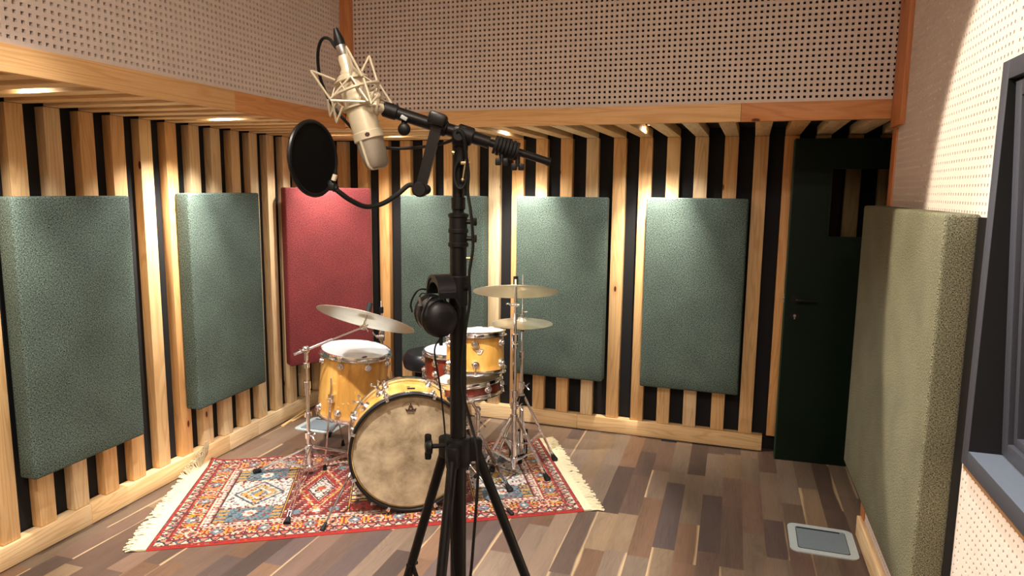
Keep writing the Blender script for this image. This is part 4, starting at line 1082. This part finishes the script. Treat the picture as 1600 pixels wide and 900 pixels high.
# ---------------------------------------------------------------- microphone stand (foreground)
YS = 1.42
pt = at(722, 214, YS); pbx, pby = at(716, 450, YS).x, YS
J = V((pbx+.004, YS, pt.z)); HUB = at(715, 690, YS).z
st = root('microphone_stand', (pbx, pby, 0), 'tall black studio tripod microphone stand with boom, in the foreground', 'microphone stand')
zc = at(715, 360, YS).z
mb = MB(); mb.cyl((pbx, pby, .32), (pbx, pby, zc), .0172, n=28); mb.build('lower_pole', M_black, st)
mb = MB(); mb.cyl((pbx, pby, zc), (pbx, pby, J.z), .0118, n=24); mb.cyl((pbx, pby, at(716, 328, YS).z), (pbx, pby, at(716, 308, YS).z), .0145, n=24, bev=.002); mb.build('upper_pole', M_black, st)
mb = MB(Matrix.Translation((pbx, pby, zc))); mb.lathe([(.017, -.035), (.021, -.032), (.021, -.026), (.0185, -.024), (.0185, -.006), (.0205, -.004), (.0205, .002), (.0185, .004), (.0185, .026), (.021, .028), (.021, .033), (.012, .036)], n=28)
for z in (.018, -.016): mb.cyl((0, 0, z), (.032, -.004, z), .005, n=10); mb.box((.033, -.004, z), (.010, .010, .016), None, .002)
mb.build('clutch', M_blkplast, st)
mb = MB(); z = at(716, 403, YS).z; mb.cyl((pbx, pby, z), (pbx+.031, pby-.004, z), .0028, n=8); mb.ball((pbx+.03, pby-.004, z), .004); mb.build('pin', M_brass, st)
z5 = at(716, 433, YS).z
mb = MB(); mb.cyl((pbx, pby, z5-.06), (pbx, pby, z5+.004), .0195, n=24, bev=.002); mb.cyl((pbx+.015, pby-.01, z5-.02), (pbx+.024, pby-.018, z5-.02), .006, n=10); mb.build('pole_collar', M_blkplast, st)
# hub and tripod
mb = MB(Matrix.Translation((pbx, pby, HUB))); mb.lathe([(.0175, .012), (.026, .010), (.028, .004), (.028, -.045), (.024, -.052), (.0175, -.054)], n=28)
dirs = [radians(18), radians(138), radians(-102)]
for a in dirs:
    e = V((cos(a), sin(a), 0)); mb.box(e*.034+V((0, 0, -.020)), (.034, .026, .050), Matrix.Rotation(a, 3, 'Z'), .006)
mb.build('hub', M_blkplast, st)
mb = MB(); q = V((pbx, pby, HUB-.006)); kx = V((-1, -.25, 0)).normalized(); mb.cyl(q+kx*.02, q+kx*.062, .005, n=10); mb.cyl(q+kx*.056, q+kx*.070, .018, .016, 12, bev=.003)
for sg in (1, -1): mb.box(q+kx*.064+V((0, 0, .018*sg)), (.014, .012, .02), None, .004)
mb.build('knob', M_blkplast, st)
for a in dirs:
    e = V((cos(a), sin(a), 0)); s0 = V((pbx, pby, HUB-.025))+e*.040; foot = V((pbx, pby, 0))+e*.425
    mb = MB(); mb.cyl(s0, foot+V((0, 0, .02)), .0108, n=18); lg = mb.build('leg', M_black, st)
    k = s0+(foot-s0)*.30; lo = V((pbx, pby, .50))+e*.02
    mb = MB(); mb.box((k+lo)/2, ((k-lo).length, .005, .013), (k-lo).to_track_quat('X', 'Z').to_matrix(), .001); mb.cyl(k-V((-e.y, e.x, 0))*.013, k+V((-e.y, e.x, 0))*.013, .006, n=10); mb.build('strut', M_black, lg)
    mb = MB(); mb.ball(foot+V((0, 0, .018)), .018, (1, 1, 1)); mb.build('foot_cap', M_rubber, lg)
mb = MB(); mb.cyl((pbx, pby, .48), (pbx, pby, .52), .025, n=20, bev=.003); mb.build('lower_collar', M_blkplast, st)
# boom
b0, b1 = at(606, 172, YS-.02), at(858, 253, YS+.015); bd_ = (b1-b0).normalized()
pbm = lambda q: b0+(b1-b0)*q
mb = MB(); mb.cyl(pbm(.0), pbm(.62), .0125, n=20); mb.cyl(pbm(.6), pbm(1.0), .0078, n=18); mb.cyl(pbm(.985), pbm(1.005), .0088, n=14); boom = mb.build('boom', M_black, st)
for q in ((-.03, .06, .0150), (.30, .36, .0160), (.42, .52, .0185)): mb = MB(); mb.cyl(pbm(q[0]), pbm(q[1]), q[2], n=20, bev=.003); mb.build('boom_collar', M_blkplast, boom)
mb = MB(); mb.cyl(J-V((0, 0, .06)), J+V((0, 0, .005)), .0155, n=18, bev=.003); mb.box(J-V((0, .0, .0)), (.032, .040, .042), None, .008); mb.cyl(J-V((0, .02, 0)), J-V((0, .045, 0)), .013, n=16, bev=.003); mb.build('swivel', M_blkplast, st)
mb = MB()
for k in range(7): q = pbm(.66+.022*k); mb.lathe([(.008, -.0028), (.0185+.001*(k % 2), -.0026), (.0185+.001*(k % 2), .0026), (.008, .0028)], xf(q, bd_), 18, closed=False)
mb.build('cable_wrap', M_rubber, boom)
for q in (.70, .80):
    p = pbm(q)-V((0, .006, .018)); mb = MB(); mb.cyl(p+V((0, 0, .014)), p-V((0, 0, .012)), .005, n=10)
    for sg in (1, -1): mb.box(p+V((.007*sg, 0, -.012)), (.012, .007, .014), None, .002)
    mb.build('wing_bolt', M_blkplast, boom)
mb = MB(); p = pbm(.115)-V((.004, .012, .022)); mb.cyl(p+V((0, .01, .02)), p, .006, n=10); mb.ball(p-V((0, 0, .004)), .0125, (1, .6, 1)); mb.build('tension_knob', M_blkplast, boom)
mb = MB(); p = pbm(.105)-V((0, .0145, .000)); mb.box(p+V((.0, -.002, -.006)), (.014, .008, .008), Matrix.Rotation(.5, 3, 'Y'), .002); mb.build('clip', M_grey, boom)
# hanging cable coil and clip on top of the pole
mb = MB(); p = V((pbx+.006, pby-.018, J.z-.075))
for k in range(3): mb.tube([p+V((.010*cos(t*pi/6)*(1+.1*k), -.004*k, .022*sin(t*pi/6)*(1+.1*k))) for t in range(12)], .003, 6, closed=True)
mb.build('coiled_cable', M_cable, st)
mb = MB(); p = at(727, 255, YS-.03); mb.box(p, (.018, .005, .006), None, .001); mb.tube([at(730, 236, YS-.03), p, at(723, 281, YS-.03)], .0018, 6, smooth=False); mb.ball(at(723, 281, YS-.03), .0038); mb.cyl(at(706, 238, YS-.022), at(710, 239, YS-.022), .004, n=10); mb.build('metal_clip', M_brass, st)

# pop filter
pp = root('pop_filter', at(660, 292, YS-.02), 'round black pop filter on a gooseneck arm hanging from the boom', 'pop filter')
mb = MB(); a, b = at(684, 192, YS-.02), at(657, 296, YS-.02); d = b-a
for (u0, u1, w0, w1) in ((0, .12, .026, .030), (.12, 1., .022, .030)):
    p, q = a+d*u0, a+d*u1; s_ = V((1, 0, 0)); y = V((0, .006, 0))
    mb.loft([[p-s_*w0/2-y, p+s_*w0/2-y, p+s_*w0/2+y, p-s_*w0/2+y], [q-s_*w1/2*.72-y, q+s_*w1/2*.72-y, q+s_*w1/2*.72+y, q-s_*w1/2*.72+y]])
mb.box(a+V((0, 0, .006)), (.036, .040, .026), Matrix.Rotation(.3, 3, 'Y'), .006); mb.build('clamp_bracket', M_black, pp)
mb = MB(); mb.cyl(b-V((.0, .02, 0)), b+V((0, .02, 0)), .015, n=16, bev=.003); mb.ball(b+V((.012, -.006, .0)), .010); mb.build('bracket_knob', M_blkplast, pp)
gn = [b+V((-.004, 0, .0)), at(640, 289, YS-.02), at(622, 303, YS-.03), at(598, 318, YS-.05), at(572, 323, YS-.07), at(548, 313, YS-.09), at(530, 300, YS-.10), at(519, 290, YS-.10)]
mb = MB(); mb.tube(gn, .0048, 10); mb.build('gooseneck', M_cable, pp)
pc = at(490, 248, YS-.10); yaw = radians(68); pn = V((sin(yaw), -cos(yaw), 0))  # normal of the disc
pn = (pn+V((.0, 0, .02))).normalized(); PR = .0675
PM = xf(pc, pn)
mb = MB(PM); mb.tube([V((PR*cos(2*pi*k/48), PR*sin(2*pi*k/48), 0)) for k in range(48)], .0042, 8, smooth=False, closed=True); mb.build('hoop', M_black, pp)
mb = MB(PM); mb.lathe([(0, .0015), (PR, .0015), (PR, -.0015), (0, -.0015)], n=48); mb.build('mesh', M_popmesh, pp)
mb = MB(); e_ = at(519, 290, YS-.10); mb.cyl(at(526, 297, YS-.10), at(514, 283, YS-.10), .0075, n=12, bev=.002); mb.box(at(518, 292, YS-.108), (.012, .01, .014), None, .002); mb.build('ferrule', M_blkplast, pp)
mb = MB(); mb.cyl(at(521, 282, YS-.106), at(524, 273, YS-.106), .0045, n=10); mb.build('stop_screw', M_creamhead, pp)

# ---------------------------------------------------------------- microphone and shock mount
YM = 1.385
T0, T1 = at(546, 116, YM), at(591, 262, YM); ma = (T1-T0).normalized(); ml = (T1-T0).length
mv = (V((0, -1, 0))-ma*V((0, -1, 0)).dot(ma)).normalized(); mw = mv.cross(ma).normalized()
MM = Matrix((( mw.x, mv.x, ma.x, T0.x), (mw.y, mv.y, ma.y, T0.y), (mw.z, mv.z, ma.z, T0.z), (0, 0, 0, 1)))  # z down the axis, y to camera, x right
mic = root('studio_microphone', T0, 'champagne large-diaphragm studio microphone hanging upside down in its shock mount', 'microphone')
zb_ = ml*.63; r0 = .0275
mb = MB(MM); mb.lathe([(0, .0), (r0-.006, .0), (r0-.001, .004), (r0, .010), (r0, zb_), (0, zb_)], n=48); mb.build('body', M_nickel, mic)
mb = MB(MM); mb.lathe([(0, -.036), (.0105, -.036), (.0125, -.030), (.0125, -.012), (.0165, -.006), (.0165, .002), (0, .002)], n=32); mb.build('connector_neck', M_nickel, mic)
mb = MB(MM); mb.lathe([(r0-.001, zb_-.004), (r0+.0022, zb_-.002), (r0+.0022, zb_+.012), (r0-.001, zb_+.014)], n=48, closed=True); mb.build('band', M_nickel, mic)
def sup(a, b, z, p=2.6, n=40):
    out = []
    for k in range(n):
        t = 2*pi*k/n; c, s = cos(t), sin(t)
        out.append(V((a*math.copysign(abs(c)**(2/p), c), b*math.copysign(abs(s)**(2/p), s), z)))
    return out
GR = MM @ Matrix.Rotation(radians(118), 4, 'Z')
Lg = ml-zb_
mb = MB(GR); mb.loft([sup(r0-.001, r0-.001, zb_+.013, 2), sup(r0-.001, r0-.0025, zb_+.020, 2.2), sup(r0-.0012, r0*.80, zb_+Lg*.6, 2.6), sup(r0-.002, r0*.62, zb_+Lg*.90, 2.8), sup(r0-.006, r0*.50, zb_+Lg*.985, 2.8), sup(r0-.013, r0*.30, zb_+Lg, 2.6)]); mb.build('grille', M_nickeld, mic)
mb = MB(GR)
for sg in (1, -1): mb.tube([V((sg*(r0+.0004), 0, zb_+.013)), V((sg*(r0+.0002), 0, zb_+Lg*.6)), V((sg*(r0-.001), 0, zb_+Lg*.9)), V((sg*(r0-.008), 0, zb_+Lg+.0005))], .0026, 8)
mb.tube([V((r0-.008, 0, zb_+Lg+.0005)), V((-(r0-.008), 0, zb_+Lg+.0005))], .0026, 8, smooth=False); mb.build('grille_rib', M_nickel, mic)
ED = MM @ Matrix.Translation((0.004, r0+.0022, zb_+.005)) @ Matrix.Rotation(-pi/2, 4, 'X')
mb = MB(ED); mb.poly([(-.0045, -.0022), (0, -.0042), (.0045, -.0022), (.0045, .0022), (0, .0042), (-.0045, .0022)], .0007); mb.build('emblem', M_ink, mic)

sm = root('shock_mount', at(560, 150, YM), 'pale wire spider shock mount around the studio microphone', 'shock mount')
rw = .0023
def A(px, py, dy=0.): return at(px, py, YM+dy)
def rod(mb, *p, r=rw): mb.tube([A(*q) for q in p], r, 8, smooth=False)
# two oval rings across the mic's axis
def ring_pts(zc_, a, b, tilt=0., n=20): return [MM @ V((a*cos(2*pi*k/n), b*sin(2*pi*k/n), zc_+tilt*cos(2*pi*k/n))) for k in range(n)]
mb = MB(); mb.tube(ring_pts(.034, .048, .046, -.004), .0030, 8, closed=True); mb.build('outer_ring', M_nickel, sm)
mb = MB(); mb.tube(ring_pts(.012, .031, .031), .0026, 8, closed=True); mb.tube(ring_pts(.064, .031, .031), .0026, 8, closed=True); mb.build('inner_ring', M_nickel, sm)
mb = MB()
for k, (a_, b_, c_) in enumerate((((523, 125, -.02), (485, 110, -.045), (516, 155, -.03)), ((548, 118, -.03), (541, 73, -.04), (566, 119, -.045)), ((565, 112, .03), (577, 87, .05), (589, 126, .03)),
                     ((589, 126, .03), (613, 164, .04), (577, 145, -.01)), ((568, 122, -.045), (580, 161, -.055), (590, 150, -.02)), ((519, 158, -.035), (526, 192, -.02), (536, 166, -.03)), ((512, 156, .03), (516, 182, .045), (527, 158, .03)))):
    pp_ = [A(*a_), A(*b_), A(*c_)]; mb = MB(); mb.tube([pp_[0], pp_[0].lerp(pp_[1], .93), pp_[1], pp_[2].lerp(pp_[1], .93), pp_[2]], rw, 8, smooth=False); mb.build('wire_prong', M_nickel, sm)
for q in (((517, 157, -.035), (576, 159, -.035)), ((576, 165, -.03), (613, 164, .03)), ((548, 119, -.035), (575, 158, -.045)), ((516, 155, -.035), (546, 121, -.035))): mb = MB(); rod(mb, *q); mb.build('cross_wire', M_nickel, sm)
mb = MB()
for k in range(8):
    a = 2*pi*k/8+.2; a2 = a+pi/8
    p = MM @ V((.047*cos(a), .045*sin(a), .034)); q = MM @ V((.031*cos(a2), .031*sin(a2), .012)); q2 = MM @ V((.031*cos(a2), .031*sin(a2), .064))
    mb.tube([p, q], .0011, 5, smooth=False); mb.tube([p, q2], .0011, 5, smooth=False)
mb.build('elastic_band', M_creamhead, sm)
mb = MB(); mb.ball(A(586, 150, .0), .012, (1, 1, .8)); mb.cyl(A(576, 168, .0), A(592, 170, .0), .015, n=20, bev=.003); mb.cyl(A(588, 150, 0), A(586, 178, 0), .008, n=14); mb.cyl(A(590, 168, 0), b0, .009, n=14); mb.tube([A(566, 150, -.01), A(577, 155, 0)], .004, 8); mb.build('swivel_joint', M_nickel, sm)

# microphone cable
ca = root('microphone_cable', at(700, 225, YS), 'black microphone cable looping over the microphone and down the stand pole', 'cable')
XT = MM @ V((0, 0, -.036)); XU = MM @ V((0, 0, -.075))
mb = MB(); mb.tube([XU, at(527, 76, YM+.0), at(516, 62, YM+.0), at(505, 60, YM+.01), at(498, 74, YM+.02), at(497, 100, YM+.035), at(503, 130, YM+.05), at(520, 165, YM+.06), at(545, 195, YM+.055), at(566, 216, YM+.05), at(592, 229, YM+.05), at(622, 232, YM+.05), at(655, 230, YM+.05), at(685, 226, YM+.03), at(708, 218, YM+.0), at(716, 205, YM-.01), at(724, 213, YM-.012), at(728, 240, YM-.005), at(732, 270, YM+.0), at(731, 300, YM+.004), at(736, 335, YM+.0), at(739, 385, YM+.0), at(733, 430, YM+.0), at(734, 470, YM+.002), at(727, 520, YM+.00), at(722, 600, YM-.0), at(734, 655, YM-.006), at(745, 700, YM-.03), at(746, 760, YM-.05), at(738, 870, YM-.06), at(733, 960, YM-.06)]+[V((-.06, 1.30, .45)), V((-.05, 1.28, .2)), V((-.03, 1.25, .02)), V((.0, 1.1, .006)), V((.1, .8, .006))], .0031, 8); mb.build('jacket', M_cable, ca)
mb = MB(); mb.lathe([(.0060, 0), (.0098, .004), (.0098, .030), (.0075, .040), (.0038, .052)], xf(XT, (XU-XT)), 20); mb.build('connector', M_blkplast, ca)
mb = MB(); mb.lathe([(.0099, .0), (.0102, .001), (.0102, .018), (.0099, .019)], xf(XT, (XU-XT)), 20, closed=True); mb.build('connector_sleeve', M_steel, ca)

# ---------------------------------------------------------------- headphones
YH = 1.375
hp = root('headphones', at(690, 480, YH), 'black over-ear headphones hanging from the microphone stand pole', 'headphones')
nc = at(689, 499, YH-.028); fc = at(676, 494, YH+.048)
hx = (nc-fc).normalized()   # direction between the cups
hx = V((.42, -.90, .0)).normalized()
side = V((hx.y, -hx.x, 0))
def cup(c, sg):
    M = xf(c, hx*sg)
    mb = MB(M @ Matrix.Diagonal((1, 1.10, 1, 1))); mb.lathe([(0, .016), (.014, .0155), (.026, .011), (.0325, .003), (.034, -.004), (.030, -.012), (0, -.012)], n=40); c_ = mb.build('ear_cup', M_blkplast, hp)
    mb = MB(M @ Matrix.Diagonal((1, 1.10, 1, 1))); mb.lathe([(.016, -.012), (.030, -.010), (.0345, -.016), (.033, -.026), (.024, -.030), (.016, -.026)], n=40, closed=True); mb.build('ear_pad', M_leather, c_)
    mb = MB(); a = c+V((0, 0, .045)); 
    mb.tube([c+side*.036+hx*sg*.004, c+side*.037+hx*sg*.008+V((0, 0, .020)), a+side*.022+hx*sg*.006, a+hx*sg*.004, a-side*.022+hx*sg*.006, c-side*.037+hx*sg*.008+V((0, 0, .020)), c-side*.036+hx*sg*.004], .0020, 8); mb.build('yoke', M_black, c_)
    return c_
cup(nc, 1); cup(nc-hx*.070+V((0, 0, .004)), -1)
midp = nc-hx*.035+V((.012, 0, 0)); topz = at(690, 429, YH).z
pts = []
hh = topz-(nc.z+.03)
prof = []
for k in range(21):
    a = pi*k/20; prof.append((midp+hx*(.038*cos(a))*(1.0)+V((0, 0, nc.z+.042-midp.z+(topz-nc.z-.045)*sin(a)**.75))))
def band(mb, prof, wd, th):
    rings = []
    for i, p in enumerate(prof):
        tg = (prof[min(i+1, len(prof)-1)]-prof[max(i-1, 0)]).normalized(); nr = side.cross(tg).normalized()
        rings.append([p-side*wd/2-nr*th/2, p+side*wd/2-nr*th/2, p+side*wd/2+nr*th/2, p-side*wd/2+nr*th/2])
    mb.loft(rings)
mb = MB(); band(mb, prof, .036, .006); mb.build('headband', M_leather, hp)
mb = MB(); band(mb, [p-V((0, 0, .007)) for p in prof[2:19]], .032, .010); mb.build('headband_pad', M_leather, hp)
mb = MB(); mb.tube([nc-V((0, 0, .037)), at(679, 548, YH-.03), at(687, 600, YH-.03), at(693, 650, YH-.03), at(697, 700, YH-.045), at(702, 760, YH-.07), at(706, 860, YH-.09), at(712, 960, YH-.10), V((-.09, 1.22, .3)), V((-.12, 1.15, .02)), V((-.2, 1.0, .006))], .0018, 8)
mb.cyl(nc-V((0, 0, .034)), nc-V((.0, 0, .052)), .0038, n=10); mb.build('headphone_cable', M_cable, hp)
mb = MB(); mb.cyl(at(655, 464, YH), at(658, 478, YH), .0028, n=10, mat=M_steel); mb.cyl(at(658, 478, YH), at(660, 496, YH), .0034, n=10, mat=M_blkplast)
mb.build('jack_plug', M_steel, hp)
mb = MB(); mb.tube([at(660, 496, YH), at(663, 508, YH-.01), at(668, 500, YH-.028), at(677, 484, YH-.038), at(684, 474, YH-.03)], .0016, 6); mb.tube([at(655, 464, YH), at(660, 458, YH), at(672, 462, YH), at(678, 466, YH+.01)], .0014, 6); mb.build('spare_cable', M_cable, hp)
mb = MB(); q = V((pbx-.018, pby-.01, z5-.008)); w2 = midp.copy(); w2.z = topz-.016
mb.cyl(q, V((w2.x, w2.y, w2.z)), .005, n=10); mb.ball((w2.x, w2.y, w2.z), .007); mb.build('hook', M_blkplast, st)
